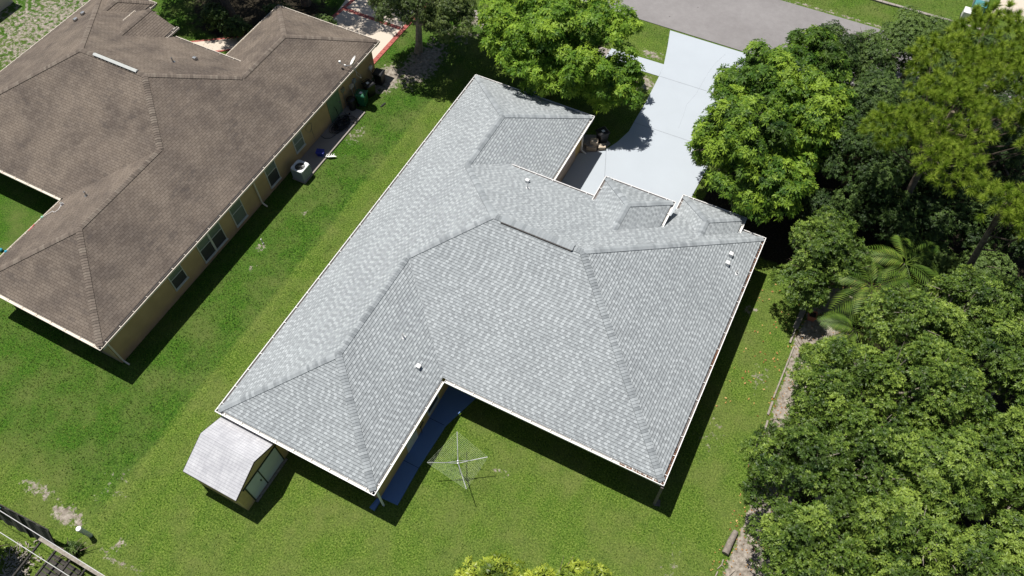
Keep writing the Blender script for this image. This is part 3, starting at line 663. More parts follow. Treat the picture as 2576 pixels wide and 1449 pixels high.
# ---------------------------------------------------------------- shed
sx0, sx1, sy0, sy1, zw, zr2 = 0.34, 3.10, -2.78, 0.40, 1.98, 2.72; ym = -1.18
S = thing('garden_shed', 'small tan shed with silver gable roof and double door tucked under the gray roof corner', 'shed', (sx0, sy0, 0))
def inS(o): o.location = (-sx0, -sy0, 0); return o
m = MB(); m.hexa([(sx0, sy0 + .05, 0), (sx1, sy0 + .05, 0), (sx1, sy1, 0), (sx0, sy1, 0)], [(sx0, sy0 + .05, zw), (sx1, sy0 + .05, zw), (sx1, sy1, zw), (sx0, sy1, zw)])
for x in (sx0, sx1): m.face([(x, sy0 + .05, zw), (x, sy1, zw), (x, ym, zr2 - .04)])
inS(make('wall', m, 'shedwall', S))
m = MB(); sl1 = math.hypot(ym - sy0, zr2 - zw); ov = .10
for x in (0,):
    m.face([(sx0 - ov, sy0 - .06, zw - .03), (sx1 + ov, sy0 - .06, zw - .03), (sx1 + ov, ym, zr2 + .03), (sx0 - ov, ym, zr2 + .03)], [(0, 0), (3, 0), (3, sl1), (0, sl1)])
    m.face([(sx0 - ov, ym, zr2 + .03), (sx1 + ov, ym, zr2 + .03), (sx1 + ov, sy1 + .05, zw - .0), (sx0 - ov, sy1 + .05, zw - .0)], [(0, 3.05 + sl1), (3, 3.05 + sl1), (3, 3.05), (0, 3.05)])
rr = inS(make('roof', m, 'shedroof', S))
m = MB()
for x in (sx0 - ov - .012, sx1 + ov + .012):
    m.bar((x, sy0 - .06, zw - .07), (x, ym, zr2 - .01), .02, .08); m.bar((x, ym, zr2 - .01), (x, sy1 + .05, zw - .04), .02, .08)
m.bar((sx0 - ov, sy0 - .075, zw - .07), (sx1 + ov, sy0 - .075, zw - .07), .02, .08)
inS(make('roof_trim', m, 'wooddark', S))
for a, b in ((sy0 + .62, -1.30), (-1.24, -.02)):
    m = MB(); m.box(sx1, a, .10, sx1 + .03, b, 1.72); d_ = inS(make('door', m, 'sheddoor', S))
    m = MB(); 
    if a < -1.5: m.box(sx1 + .03, b - .16, .85, sx1 + .07, b - .10, .97); make('latch', m, 'shedtrim', d_)
m = MB()
for a, b, c, d in ((sy0 + .45, .12, 1.72, 1.79), (sy0 + .56, sy0 + .62, .08, 1.72), (-.02, .04, .08, 1.72), (-1.30, -1.24, .08, 1.72)): m.box(sx1 + .001, a, c, sx1 + .045, b, d)
inS(make('door_frame', m, 'shedtrim', S))
m = MB(); m.box(sx1 + .03, sy0 + .55, .02, sx1 + .16, .1, .07); inS(make('door_sill', m, 'wood', S))

# ---------------------------------------------------------------- clothesline
bx, by = 10.93, 3.27
C = thing('rotary_clothesline', 'square rotary clothesline with metal arms standing on the lawn beside the blue walkway', 'clothesline', (bx, by, 0))
m = MB(); m.tube([(0, 0, -.05), (0, 0, 1.62)], .024, 10); make('pole', m, 'alum', C)
tips = [Vector((10.19 - bx, 4.52 - by, 1.52)), Vector((9.70 - bx, 2.60 - by, 1.52)), Vector((11.90 - bx, 2.33 - by, 1.52)), Vector((12.04 - bx, 4.08 - by, 1.52))]
hub = Vector((0, 0, 1.30)); hub2 = Vector((0, 0, 1.60))
for t in tips:
    m = MB(); m.tube([hub, hub.lerp(t, .5) + Vector((0, 0, .02)), t], .017, 8); a_ = make('arm', m, 'alum', C)
    m = MB(); m.tube([hub2, hub.lerp(t, .42) + Vector((0, 0, .02))], .012, 6); make('strut', m, 'alum', a_)
m = MB(); m.lathe([(.045, 1.25), (.055, 1.28), (.055, 1.34), (.04, 1.36)], n=12); make('hub', m, 'galv', C); m = MB(); m.lathe([(.04, 1.56), (.05, 1.58), (.05, 1.63), (.02, 1.65)], n=12); make('hub', m, 'galv', C)
m = MB()
for k in range(12):
    f = 1.0 - k * .066; q = [hub.lerp(t, f) for t in tips]
    for i in range(4):
        a, b = q[i], q[(i + 1) % 4]; mid = (a + b) / 2 - Vector((0, 0, .025)); m.tube([a, mid, b], .0028, 4, cap=False)
make('line', m, 'line', C)

# ---------------------------------------------------------------- small things by the tan house
def bin_(x, y, rot, mat, label, lidmat=None, sz=1.0, lab=False, name='wheeled_bin', h=1.0):
    B = thing(name, label, 'trash bin', (x, y, .02), rot, 'wheeled bins')
    b = [(-.22, -.24), (.22, -.24), (.22, .24), (-.22, .24)]; t = [(-.30, -.30), (.30, -.30), (.30, .30), (-.30, .30)]
    m = MB(); m.hexa([(a * sz, c * sz, .05) for a, c in b], [(a * sz, c * sz, h * .92) for a, c in t]); make('body', m, mat, B, bevel=.02)
    m = MB(); t2 = [(-.34, -.33), (.34, -.33), (.34, .33), (-.34, .33)]; t3 = [(-.27, -.26), (.27, -.26), (.27, .26), (-.27, .26)]
    m.hexa([(a * sz, c * sz, h * .92 + .002) for a, c in t2], [(a * sz, c * sz, h * .96) for a, c in t2]); m.hexa([(a * sz, c * sz, h * .96) for a, c in t2], [(a * sz, c * sz, h * 1.02) for a, c in t3])
    l = make('lid', m, lidmat or mat, B, bevel=.008)
    m = MB(); m.tube([(-.36 * sz, -.24 * sz, h * .93), (-.40 * sz, -.24 * sz, h * .97), (-.40 * sz, .24 * sz, h * .97), (-.36 * sz, .24 * sz, h * .93)], .018, 6); make('handle', m, mat, B)
    for s in (-1, 1):
        m = MB(); m.tube([(-.26 * sz, s * .2 * sz, .11), (-.26 * sz, s * .27 * sz, .11)], .11, 14); make('wheel', m, 'black', B)
    if lab: m = MB(); m.box(-.09, -.13, h * 1.021, .09, .05, h * 1.026); make('sticker', m, 'white', l)
    return B
bin_(-6.68, 24.05, math.radians(8), 'black', 'black wheeled trash bin nearest the brick driveway border, at the corner of the tan house')
bin_(-6.70, 22.85, math.radians(-20), 'black', 'black wheeled bin with white sticker between green bin and corner bin', lab=True)
bin_(-6.62, 21.90, math.radians(12), 'greenp', 'green wheeled recycling bin with white sticker standing by the tan wall', lab=True)
B = thing('round_trash_can', 'dark round trash can between the green bin and green door', 'trash bin', (-6.98, 21.2, .09)); m = MB(); m.lathe([(.22, 0), (.27, .75), (.29, .78), (.29, .80)], n=20); make('body', m, 'black', B, smooth=True)
m = MB(); m.lathe([(.30, .801), (.30, .83), (.20, .90), (.06, .92)], n=20); make('lid', m, 'black', B, smooth=True)
bin_(8.45, 25.75, math.radians(55), 'black', 'black wheeled bin in shade beside the driveway near the gray garage', lab=True)
bin_(3.2, 26.9, math.radians(15), 'greenp', 'green wheeled bin in the shade of the bright mango tree behind the gray roof', lab=True)
# air conditioner
A = thing('air_conditioner', 'square gray outdoor air conditioner unit with round fan grille beside the tan house', 'air conditioner', (-6.53, 15.10, 0))
s = .41
m = MB(); m.box(-s - .05, -s - .05, 0, s + .05, s + .05, .07); make('pad', m, 'slab', A)
m = MB(); m.box(-s, -s, .08, s, s, .86); 
for i in range(12):
    z = .13 + i * .06; m.box(-s - .006, -s - .006, z, s + .006, s + .006, z + .018)
make('body', m, 'acgrey', A)
m = MB(); N = 32; R0 = .31
def sqp(a, r): c, n_ = math.cos(a), math.sin(a); k = r / max(abs(c), abs(n_)); k = min(k, r * 1.28); return (c * k, n_ * k)
for i in range(N):
    a0, a1 = 2 * math.pi * i / N, 2 * math.pi * (i + 1) / N
    o0, o1 = sqp(a0, s + .012), sqp(a1, s + .012); i0, i1 = (R0 * math.cos(a0), R0 * math.sin(a0)), (R0 * math.cos(a1), R0 * math.sin(a1))
    m.face([(*o0, .93), (*o1, .93), (*i1, .90), (*i0, .90)]); m.face([(*o0, .86), (*o1, .86), (*o1, .93), (*o0, .93)]); m.face([(*i0, .90), (*i1, .90), (*i1, .72), (*i0, .72)])
make('top_rim', m, 'acwhite', A)
m = MB(); m.lathe([(R0, .861), (R0, .864)], n=24); make('fan_well', m, 'dark', A)
m = MB()
for k in range(6):
    r = .05 + k * .05; m.tube([(r * math.cos(a), r * math.sin(a), .905) for a in np.linspace(0, 2 * math.pi, 25)], .0035, 4, cap=False)
for k in range(8): a = k * math.pi / 4; m.tube([(0, 0, .907), (R0 * math.cos(a), R0 * math.sin(a), .905)], .004, 4)
m.box(-.06, -.05, .905, .06, .05, .915, .4); g_ = make('fan_grille', m, 'galv', A)
m = MB()
for k in range(4): a = k * math.pi / 2 + .4; m.face([(0.03 * math.cos(a + 1.2), .03 * math.sin(a + 1.2), .88), (.27 * math.cos(a - .25), .27 * math.sin(a - .25), .875), (.28 * math.cos(a + .35), .28 * math.sin(a + .35), .89)])
make('fan_blade', m, 'black', A)
# hose coil
m = MB(); pts = []
for i in range(420):
    t = i / 420; a = i * .32; r = .34 + .12 * math.sin(i * .171) + .04 * random.random()
    pts.append((-6.83 + r * math.cos(a) * .85 + .10 * math.sin(i * .05), 19.55 + r * math.sin(a) * 1.25 + .25 * math.sin(i * .021), .11 + .13 * t + .03 * math.sin(i * .5)))
pts += [(-6.6, 19.0, .12), (-6.75, 18.4, .11), (-7.1, 18.2, .11), (-7.3, 18.15, .3)]
m.tube(pts, .016, 6)
pts = [(-6.6 + .3 * math.cos(a) + .25 * math.sin(2.3 * a), 20.1 + .45 * math.sin(a * 1.3), .12 + .01 * a) for a in np.linspace(0, 20, 120)]
m.tube(pts, .013, 5); tag(make('garden_hose', m, 'black'), 'tangled black garden hose coiled on the concrete slab by the green door', 'hose')
K = thing('kick_scooter', 'gray kick scooter leaning by the green door above the hose', 'scooter', (-7.05, 20.35, .09), math.radians(58))
m = MB(); m.bar((-.3, 0, .1), (.3, 0, .09), .11, .03); make('deck', m, 'galv', K)
m = MB(); m.tube([(-.32, 0, .12), (-.42, 0, .9)], .016, 8); m.tube([(-.42, -.2, .92), (-.42, .2, .92)], .016, 8); make('handlebar', m, 'black', K)
for x in (-.36, .36): m = MB(); m.tube([(x, -.015, .08), (x, .015, .08)], .07, 14); make('wheel', m, 'black', K)
Bx = thing('blue_crate', 'blue plastic crate on the concrete slab beside the air conditioner', 'crate', (-6.52, 16.98, .09), math.radians(20)); 
m = MB(); m.hexa([(-.19, -.15, 0), (.19, -.15, 0), (.19, .15, 0), (-.19, .15, 0)], [(-.23, -.18, .3), (.23, -.18, .3), (.23, .18, .3), (-.23, .18, .3)]); make('body', m, 'bluep', Bx)
m = MB(); m.box(-.25, -.2, .301, .25, .2, .325); m.bar((-.1, 0, .34), (.1, 0, .34), .03, .02); make('lid', m, 'bluep', Bx, bevel=.006)
m = MB()
for k in range(5): m.bar((-6.15 + .05 * k, 16.95, .12 + .02 * k), (-5.75 + .05 * k, 17.25, .14), .04, .02)
for k in range(4): m.bar((-6.1 + .12 * k, 16.9 + .06 * k, .17), (-6.15 + .12 * k, 17.15 + .07 * k, .16), .035, .015)
tag(make('folding_rack', m, 'white'), 'small white slatted rack lying at the slab edge by the blue crate', 'rack')
m = MB(); m.bar((-5.5, 22.2, .03), (-5.42, 22.62, .03), .09, .05); m.bar((-5.48, 22.25, .065), (-5.44, 22.55, .065), .03, .02); tag(make('garden_tool', m, 'black'), 'short black tool lying on the grass near the bins', 'tool')
# satellite dish
Dn = thing('satellite_dish', 'white oval satellite dish with rusty face fixed at the eave of the tan house', 'satellite dish', (-7.0, 22.1, HE + .05))
m = MB(); rings = []
nrm = Vector((-.62, -.25, .55)).normalized(); tu = nrm.orthogonal().normalized(); tv = nrm.cross(tu); c0 = Vector((.12, .12, .62))
for j, r in enumerate((0, .1, .2, .3, .36)):
    rings.append([c0 + (tu * math.cos(a) * .86 + tv * math.sin(a)) * r + nrm * (r * r * .75) for a in np.linspace(0, 2 * math.pi, 25)[:-1]])
for A_, B_ in zip(rings[1:], rings[2:]):
    for k in range(24): m.face([A_[k], A_[(k + 1) % 24], B_[(k + 1) % 24], B_[k]])
m.face(rings[1]); d_ = make('reflector', m, 'white', Dn, smooth=True)
m = MB(); q = [c0 + (tu * math.cos(a) * .7 + tv * math.sin(a)) * .11 + nrm * .013 - tv * .05 for a in np.linspace(0, 6.283, 15)[:-1]]; m.face(q); make('rust_stain', m, 'rust', d_)
m = MB(); m.tube([(0, 0, -.05), (0, 0, .35), tuple(c0 - nrm * .04)], .022, 8); m.tube([tuple(c0 - Vector((0, 0, .3))), (-.35, -.28, .35), (-.62, -.36, .62)], .014, 6); m.tube([tuple(c0 - Vector((0, 0, .3))), (-.5, -.1, .2)], .012, 6)
make('arm', m, 'galv', Dn); m = MB(); m.box(-.68, -.42, .56, -.56, -.30, .70, .4); m.box(-.55, -.14, .14, -.45, -.06, .26); make('receiver', m, 'white', Dn)
m = MB(); m.tube([(.1, .1, .1), (.28, -.1, -.3), (.3, .2, -.75), (.1, .4, -.7), (-.35, .35, -.4)], .01, 5); make('cable', m, 'cable', Dn)
# toys in the tan house's far gutter
gx0 = -15.7 + .06
def ball(x, y, z, r, mat, label):
    m = MB(); m.lathe([(r * math.sin(a) + 1e-4, z + r - r * math.cos(a)) for a in np.linspace(0, math.pi, 9)], (x, y), 14); tag(make('ball', m, mat, smooth=True), label, 'ball')
ball(gx0, 4.75, HE - .07, .085, 'mint', 'mint green ball lying in the gutter of the tan house'); ball(gx0, 2.2, HE - .07, .085, 'cyan', 'blue ball lying in the gutter of the tan house')
ball(-18.6, 2.8, 0.0, .11, 'cyan', 'blue toy ball on the grass left of the tan house')
m = MB(); m.bar((gx0, 3.75, HE - .03), (gx0, 4.15, HE - .03), .07, .07); m.bar((gx0 + .03, 3.9, HE), (gx0 - .02, 4.2, HE + .02), .05, .04); tag(make('toy', m, 'red'), 'red toy lying in the gutter of the tan house', 'toy')
m = MB(); m.tube([(gx0 + .02, 1.0, HE - .01), (gx0 + .02, 1.65, HE + .0)], .05, 8); tag(make('foam_tube', m, 'white'), 'white tube lying in the gutter of the tan house', 'tube')
m = MB(); m.tube([(gx0 + .05, 4.8, HE + .05), (-15.1, 5.2, HE + .36), (-14.9, 5.15, HE + .42), (-14.75, 5.35, HE + .5), (-14.85, 5.6, HE + .47)], .014, 5); tag(make('loose_cord', m, 'white'), 'white cord curling over the brown roof edge', 'cord')

# ---------------------------------------------------------------- things on the lawns
P = thing('capped_post', 'thick pale capped pipe standing in the lawn near the fence', 'post', (-2.63, -6.91, 0)); m = MB(); m.tube([(0, 0, -.1), (0, 0, 1.1)], .105, 20); make('pipe', m, 'acwhite', P, smooth=True); m = MB(); m.lathe([(.118, 1.0), (.118, 1.12), (.10, 1.14)], n=20); make('cap', m, 'white', P, smooth=True)
m = MB(); m.tube([(0, 0, -.05), (-.06, .02, .38)], .035, 10); m.lathe([(.05, 0.0), (.05, .05)], n=10); tag(make('pipe_stake', m, 'white', loc=(-5.62, 9.93, 0)), 'short white pipe stub in the grass opposite the double window', 'pipe')
m = MB(); m.hexa([(-.14, -.3, .0), (.14, -.3, .0), (.09, .3, .0), (-.09, .3, .0)], [(-.14, -.3, .05), (.14, -.3, .05), (.09, .3, .09), (-.09, .3, .09)])
for s_ in (-1, 1): m.bar((s_ * .13, -.3, .07), (s_ * .085, .3, .11), .02, .07)
tag(make('splash_block', m, 'bluewalk', loc=(8.2, .2, .01)), 'blue splash block under the downspout at the end of the walkway', 'splash block').rotation_euler = (0, 0, -.1)
m = MB(); m.tube([(Xw - .4 + .03 * math.cos(a), 4.3 + .17 * math.sin(a), .75 + .19 * math.cos(a)) for a in np.linspace(0, 18, 90)], .017, 6); m.tube([(Xw - .4, 4.2, .6), (Xw - .36, 4.15, .1)], .016, 6); tag(make('hanging_hose', m, 'black'), 'black hose coil hanging on the wall above the blue walkway', 'hose')
# beige stone pieces beside the driveway bin
Q = thing('stone_basin', 'beige stone basin on a square block in front of the gray garage corner', 'basin', (8.08, 25.05, .03), .3); m = MB(); m.box(-.32, -.3, 0, .32, .28, .3); m.box(-.1, -.1, .3, .36, .3, .55); make('block', m, 'stone', Q, bevel=.03)
m = MB(); m.lathe([(.22, .30), (.24, .42), (.19, .42), (.15, .36)], (-.14, -.08), 16); make('bowl', m, 'slab', Q, smooth=True)
m = MB(); m.box(8.45, 25.12, .03, 8.85, 25.42, .24, .5); m.box(8.42, 25.09, .24, 8.88, 25.45, .29, .5); tag(make('stone_bench', m, 'stone'), 'small flat beige stone block next to the basin', 'stone')
for x, y, r, lb in ((7.75, 25.35, .09, 'largest pale rock behind the stone basin'), (7.62, 25.1, .07, 'smaller pale rock by the garage wall'), (8.75, 25.75, .06, 'smallest pale rock next to the black bin')):
    m = MB(); m.lathe([(r * .6, 0), (r, r * .4), (r * .8, r * .9), (r * .3, r * 1.1)], n=9); tag(make('rock', m, 'stone', loc=(x, y, .03), smooth=True), lb, 'rock', 'pale rocks by the basin')

# garden edge on the right
def board(a, b, w2, h2, mat, label, name='garden_board', cat='board', z=.03):
    m = MB(); m.bar((*a, z + h2 / 2), (*b, z + h2 / 2), w2, h2); return tag(make(name, m, mat), label, cat)
board((22.98, 20.0), (22.86, 18.1), .28, .05, 'wood', 'wide gray weathered plank lying beside the terracotta planter')
board((22.88, 18.1), (22.85, 17.1), .09, .09, 'wood', 'thin greenish pole pointing down from the wide plank', 'pole', 'pole')
board((23.1, 17.0), (23.0, 13.7), .07, .06, 'wood', 'long thin edging board between lawn and sand', 'edging_board')
board((23.02, 13.5), (23.02, 12.7), .10, .06, 'wood', 'short pale broken board on the sand', 'edging_board')
board((23.1, 12.4), (23.15, 11.5), .09, .06, 'wood', 'gray cracked edging board on the sand next to the hedge', 'edging_board')
board((23.08, 11.3), (23.05, 10.6), .16, .04, 'wooddark', 'dark flat board on the sand next to the lawn', 'garden_board')
m = MB(); m.tube([(23.4, 6.5, .14), (23.33, 6.0, .15), (23.28, 5.35, .14)], [.13, .15, .16], 12); tag(make('log', m, 'greybark', smooth=True), 'thick gray log lying at the lawn edge under the lowest tree', 'log')
for i, (a, b, lb) in enumerate((((23.3, 5.1), (23.2, 4.6), 'short forked stick below the gray log'), ((23.9, 4.9), (23.4, 4.1), 'pale bent stick on the sand near the log'), ((23.25, 4.5), (23.0, 3.2), 'long thin stick along the sand edge at the bottom'))):
    m = MB(); md = ((a[0] + b[0]) / 2 + .06, (a[1] + b[1]) / 2, .07); m.tube([(*a, .04), md, (*b, .04)], [.03, .028, .015], 6); m.tube([md, (md[0] + .2, md[1] - .12, .1)], [.016, .006], 5); tag(make('stick', m, 'barkpale'), lb, 'stick')
Q = thing('planter', 'square terracotta planter with dry soil at the edge of the shaded garden', 'planter', (23.42, 19.1, 0), .15); m = MB(); s = .2
m.hexa([(-s * .8, -s * .8, 0), (s * .8, -s * .8, 0), (s * .8, s * .8, 0), (-s * .8, s * .8, 0)], [(-s, -s, .33), (s, -s, .33), (s, s, .33), (-s, s, .33)])
for a, b, c, d in ((-s - .03, -s - .03, s + .03, -s + .03), (-s - .03, s - .03, s + .03, s + .03), (-s - .03, -s + .03, -s + .03, s - .03), (s - .03, -s + .03, s + .03, s - .03)): m.box(a, b, .33, c, d, .42)
make('pot', m, 'terra', Q); m = MB(); m.box(-s + .031, -s + .031, .331, s - .031, s - .031, .37); make('soil', m, 'soil', Q)

# ---------------------------------------------------------------- fence, wooden frame, cables at lower left
Fc = thing('screen_fence', 'dark mesh covered fence crossing the lower left corner', 'fence', (-5, -8, 0))
m = MB(); pts = [(-16.0, -7.9), (-9.0, -8.1), (-6.9, -8.15), (-5.0, -8.05), (-3.3, -7.95)]
for (xa, ya), (xb, yb) in zip(pts, pts[1:]):
    n = 10
    for i in range(n):
        t0, t1 = i / n, (i + 1) / n; w_a, w_b = .04 * math.sin(i * 1.7), .04 * math.sin((i + 1) * 1.7)
        A0 = (xa + (xb - xa) * t0, ya + (yb - ya) * t0 + w_a); A1 = (xa + (xb - xa) * t1, ya + (yb - ya) * t1 + w_b)
        m.hexa([(A0[0], A0[1] - .10, .03), (A1[0], A1[1] - .10, .03), (A1[0], A1[1] - .12, .03), (A0[0], A0[1] - .12, .03)], [(A0[0], A0[1] + .42, 1.78), (A1[0], A1[1] + .42, 1.78), (A1[0], A1[1] + .40, 1.78), (A0[0], A0[1] + .40, 1.78)])
make('fabric', m, 'fabric', Fc, loc=(5, 8, 0))
m = MB(); m.tube([(x, y + .42, 1.82) for x, y in pts], .025, 8); make('top_rail', m, 'wooddark', Fc, loc=(5, 8, 0))
for x, y in ((-9.2, -8.1), (-7.0, -8.15), (-5.0, -8.05), (-3.3, -7.95)):
    m = MB(); m.tube([(x, y - .16, 0), (x, y + .39, 1.8)], .03, 8); make('post', m, 'wooddark', Fc, loc=(5, 8, 0))
m = MB(); m.hexa([(-9.3, -7.99, 1.1), (-6.3, -8.0, 1.3), (-6.3, -7.96, 1.3), (-9.3, -7.95, 1.1)], [(-9.3, -7.78, 1.84), (-5.9, -7.80, 1.84), (-5.9, -7.77, 1.84), (-9.3, -7.75, 1.84)]); make('teal_sheet', m, 'teal', Fc, loc=(5, 8, 0))
Wf = thing('wooden_lean_to', 'dark weathered board structure with gray beams in the bottom left corner', 'lean-to', (-1.5, -8.2, 0))
LO = (1.5, 8.2, 0)
m = MB(); z0, z1 = 1.25, 1.9
for k in range(14):
    x = -3.35 + k * .30; m.box(x, -8.00, .02, x + .285, -7.96, 1.72 + .03 * math.sin(k * 2.1), tint=random.random())
make('board_wall', m, 'wood', Wf, loc=LO)
m = MB(); m.bar((-3.4, -7.98, 1.79), (1.2, -7.93, 1.79), .14, .06); make('top_beam', m, 'wood', Wf, loc=LO)
for x in (-3.3, -2.45, -1.6, -.75):
    m = MB(); m.bar((x, -7.95, 1.70), (x - .05, -10.6, 1.55), .07, .10); make('rafter', m, 'wooddark', Wf, loc=LO)
m = MB()
for k in range(12): y = -8.25 - k * .2; m.box(-3.35, y - .17, .25, -1.7, y, .29, tint=random.random())
make('floor_boards', m, 'wooddark', Wf, loc=LO)
m = MB()
for k in range(170):
    x, y = random.gauss(-4.6, .38), random.gauss(-9.35, .42); z = .05 + .28 * math.exp(-((x + 4.6) ** 2 + (y + 9.3) ** 2) * 2.5) * random.random() * 1.3; a = random.uniform(0, 3.14); l = random.uniform(.05, .28)
    m.bar((x, y, z), (x + l * math.cos(a), y + l * math.sin(a), z + random.uniform(-.02, .06)), random.uniform(.02, .07), random.uniform(.01, .04), random.random())
stuff(tag(make('debris_pile', m, 'wood'), 'heap of broken pale wood scraps and rubble beside the dark lean-to', 'debris'))
def cable(a, b, sag, r, lb):
    a, b = Vector(a), Vector(b); P = [a.lerp(b, t) - Vector((0, 0, sag * 4 * t * (1 - t))) for t in np.linspace(0, 1, 33)]; m = MB(); m.tube(P, r, 6); tag(make('overhead_cable', m, 'cable'), lb, 'cable', 'overhead cables')
cable((-45, -7.75, 7.2), (45, -7.60, 7.2), .7, .014, 'upper of two pale overhead cables crossing the bottom left corner')
cable((-45, -8.32, 7.2), (45, -8.20, 7.2), .7, .014, 'lower of two pale overhead cables crossing the bottom left corner')

# far bits
Hc = thing('neighbour_house', 'pale beige house corner at the upper left edge beyond the patchy lawn', 'house', (-42, 10.3, 0))
m = MB(); m.box(-9, -9, 0, 6.9, 9.0, 2.6); make('wall', m, 'cream', Hc)
m = MB(); A_ = [(-9.6, -9.6, 2.6), (7.0, -9.6, 2.6), (7.0, 9.2, 2.6), (-9.6, 9.2, 2.6)]; m.face([A_[0], A_[1], (2, -2, 4.6), (-3, -2, 4.6)]); m.face([A_[1], A_[2], (2, 2, 4.6), (2, -2, 4.6)]); m.face([A_[2], A_[3], (-3, 2, 4.6), (2, 2, 4.6)]); m.face([A_[3], A_[0], (-3, -2, 4.6), (-3, 2, 4.6)]); m.face([(-3, -2, 4.6), (2, -2, 4.6), (2, 2, 4.6), (-3, 2, 4.6)]); make('roof', m, 'shb', Hc)
Tt = thing('utility_trailer', 'teal sided box with a gray band by the cream driveway across the road', 'trailer', (27.05, 51.6, 0), 0)
m = MB(); m.box(-.40, -3.3, .35, .42, 3.5, 1.0); make('body', m, 'teal', Tt, bevel=.04); m = MB(); m.box(-.41, -2.6, .36, .43, -1.7, 1.005); make('band', m, 'acgrey', Tt)
for s_ in (-1, 1):
    m = MB(); m.tube([(s_ * .43, 0, .3), (s_ * .53, 0, .3)], .28, 16); make('wheel', m, 'black', Tt)
Tb = thing('white_utility_box', 'white boxy cabinet standing next to the teal trailer', 'cabinet', (26.42, 48.0, 0)); m = MB(); m.box(-.24, -.35, .1, .24, .35, .7); make('body', m, 'white', Tb, bevel=.04); m = MB(); m.box(-.27, -.4, 0, .27, .4, .1); make('base', m, 'black', Tb)
m = MB()
for k in range(26): x = 16 + k * .45; m.box(x, 47.1 + .02 * math.sin(k), 0, x + .43, 47.3, .12)
tag(make('edging_stones', m, 'slab'), 'gray edging stones along the flower bed across the road', 'edging')

# ---------------------------------------------------------------- foliage
def unit(v): return v / np.maximum(np.linalg.norm(v, axis=-1, keepdims=True), 1e-9)
def sphere(n, zmin=-1.0):
    z = RNG.uniform(zmin, 1, n); a = RNG.uniform(0, 2 * np.pi, n); r = np.sqrt(1 - z * z); return np.stack([r * np.cos(a), r * np.sin(a), z], -1)
def rosettes(P, A, k, ln, wd, spread, droop, tint, jit=0.25):
    """P centres, A axes, k leaves each: kite shaped quads folded on the midrib"""
    n = len(P); ref = unit(np.cross(A, RNG.normal(size=(n, 3)))); b2 = np.cross(A, ref)
    ang = (np.arange(k) * 2 * np.pi / k)[None, :] + RNG.uniform(-.35, .35, (n, k)) + RNG.uniform(0, 6.28, (n, 1))
    el = spread + RNG.uniform(-jit, jit, (n, k))
    d = (np.cos(ang)[..., None] * ref[:, None] + np.sin(ang)[..., None] * b2[:, None]) * np.cos(el)[..., None] + A[:, None] * np.sin(el)[..., None]
    side = unit(np.cross(d, np.broadcast_to(A[:, None], d.shape) + RNG.normal(scale=.35, size=d.shape)))
    L = ln * RNG.uniform(.7, 1.2, (n, k, 1)); g = np.array([0, 0, -1.0])
    base = P[:, None] + d * L * .06; mid = P[:, None] + d * L * .5 + g * L * droop * .15; tip = P[:, None] + d * L * .97 + g * L * droop * .55
    up = np.cross(side, d) * L * .06; wv = side * (wd * RNG.uniform(.8, 1.15, (n, k, 1))) * .5
    V = np.stack([base, mid + wv - up, tip, mid - wv - up], 2).reshape(-1, 3)
    m = n * k; F = np.arange(m * 4).reshape(m, 4)
    t = np.clip(np.repeat(tint, k) + RNG.normal(scale=.10, size=m), 0, 1)
    return V, F, t
KIND = {   # leaves per rosette, length, width, elevation, droop, rosettes per square metre of clump, clump radius
    'mango': dict(k=9, ln=.27, wd=.085, sp=.18, dr=.4, den=13.0, rc=.62, mat='mango'),
    'mango2': dict(k=9, ln=.26, wd=.082, sp=.18, dr=.4, den=13.0, rc=.62, mat='mango2'),
    'yellow': dict(k=10, ln=.22, wd=.062, sp=.35, dr=.5, den=14.0, rc=.6, mat='yellowm'),
    'ficus': dict(k=7, ln=.15, wd=.058, sp=.45, dr=.3, den=30.0, rc=.58, mat='ficus'),
    'magnolia': dict(k=8, ln=.17, wd=.055, sp=.35, dr=.3, den=20.0, rc=.6, mat='ficus'),
    'oak': dict(k=6, ln=.12, wd=.055, sp=.2, dr=1.0, den=34.0, rc=.6, mat='oak'),
    'dark': dict(k=6, ln=.15, wd=.065, sp=.3, dr=.5, den=20.0, rc=.7, mat='darkleaf'),
}
def clumps_of(lobes, rc, cover=1.0, zmin=-.35, rlo=.74, rhi=1.06):
    out = []
    for (cx, cy, cz, rx, ry, rz, *tt) in lobes:
        area = 2 * math.pi * ((rx * ry) ** .8 + (rx * rz) ** .8 + (ry * rz) ** .8) / 3 ** 1 * 1.1
        n = max(4, int(cover * area / (rc * rc * 1.5))); d = sphere(n, zmin)
        rr = RNG.uniform(rlo, rhi, (n, 1))
        c = np.array([cx, cy, cz]) + d * np.array([max(rx - rc * .8, .2), max(ry - rc * .8, .2), max(rz - rc * .6, .2)]) * rr
        r = rc * RNG.uniform(.6, 1.25, n)
        out.append((c, r, d, np.full(n, float(tt[0]) if tt else 0.)))
    return [np.concatenate([o[i] for o in out]) for i in range(4)]
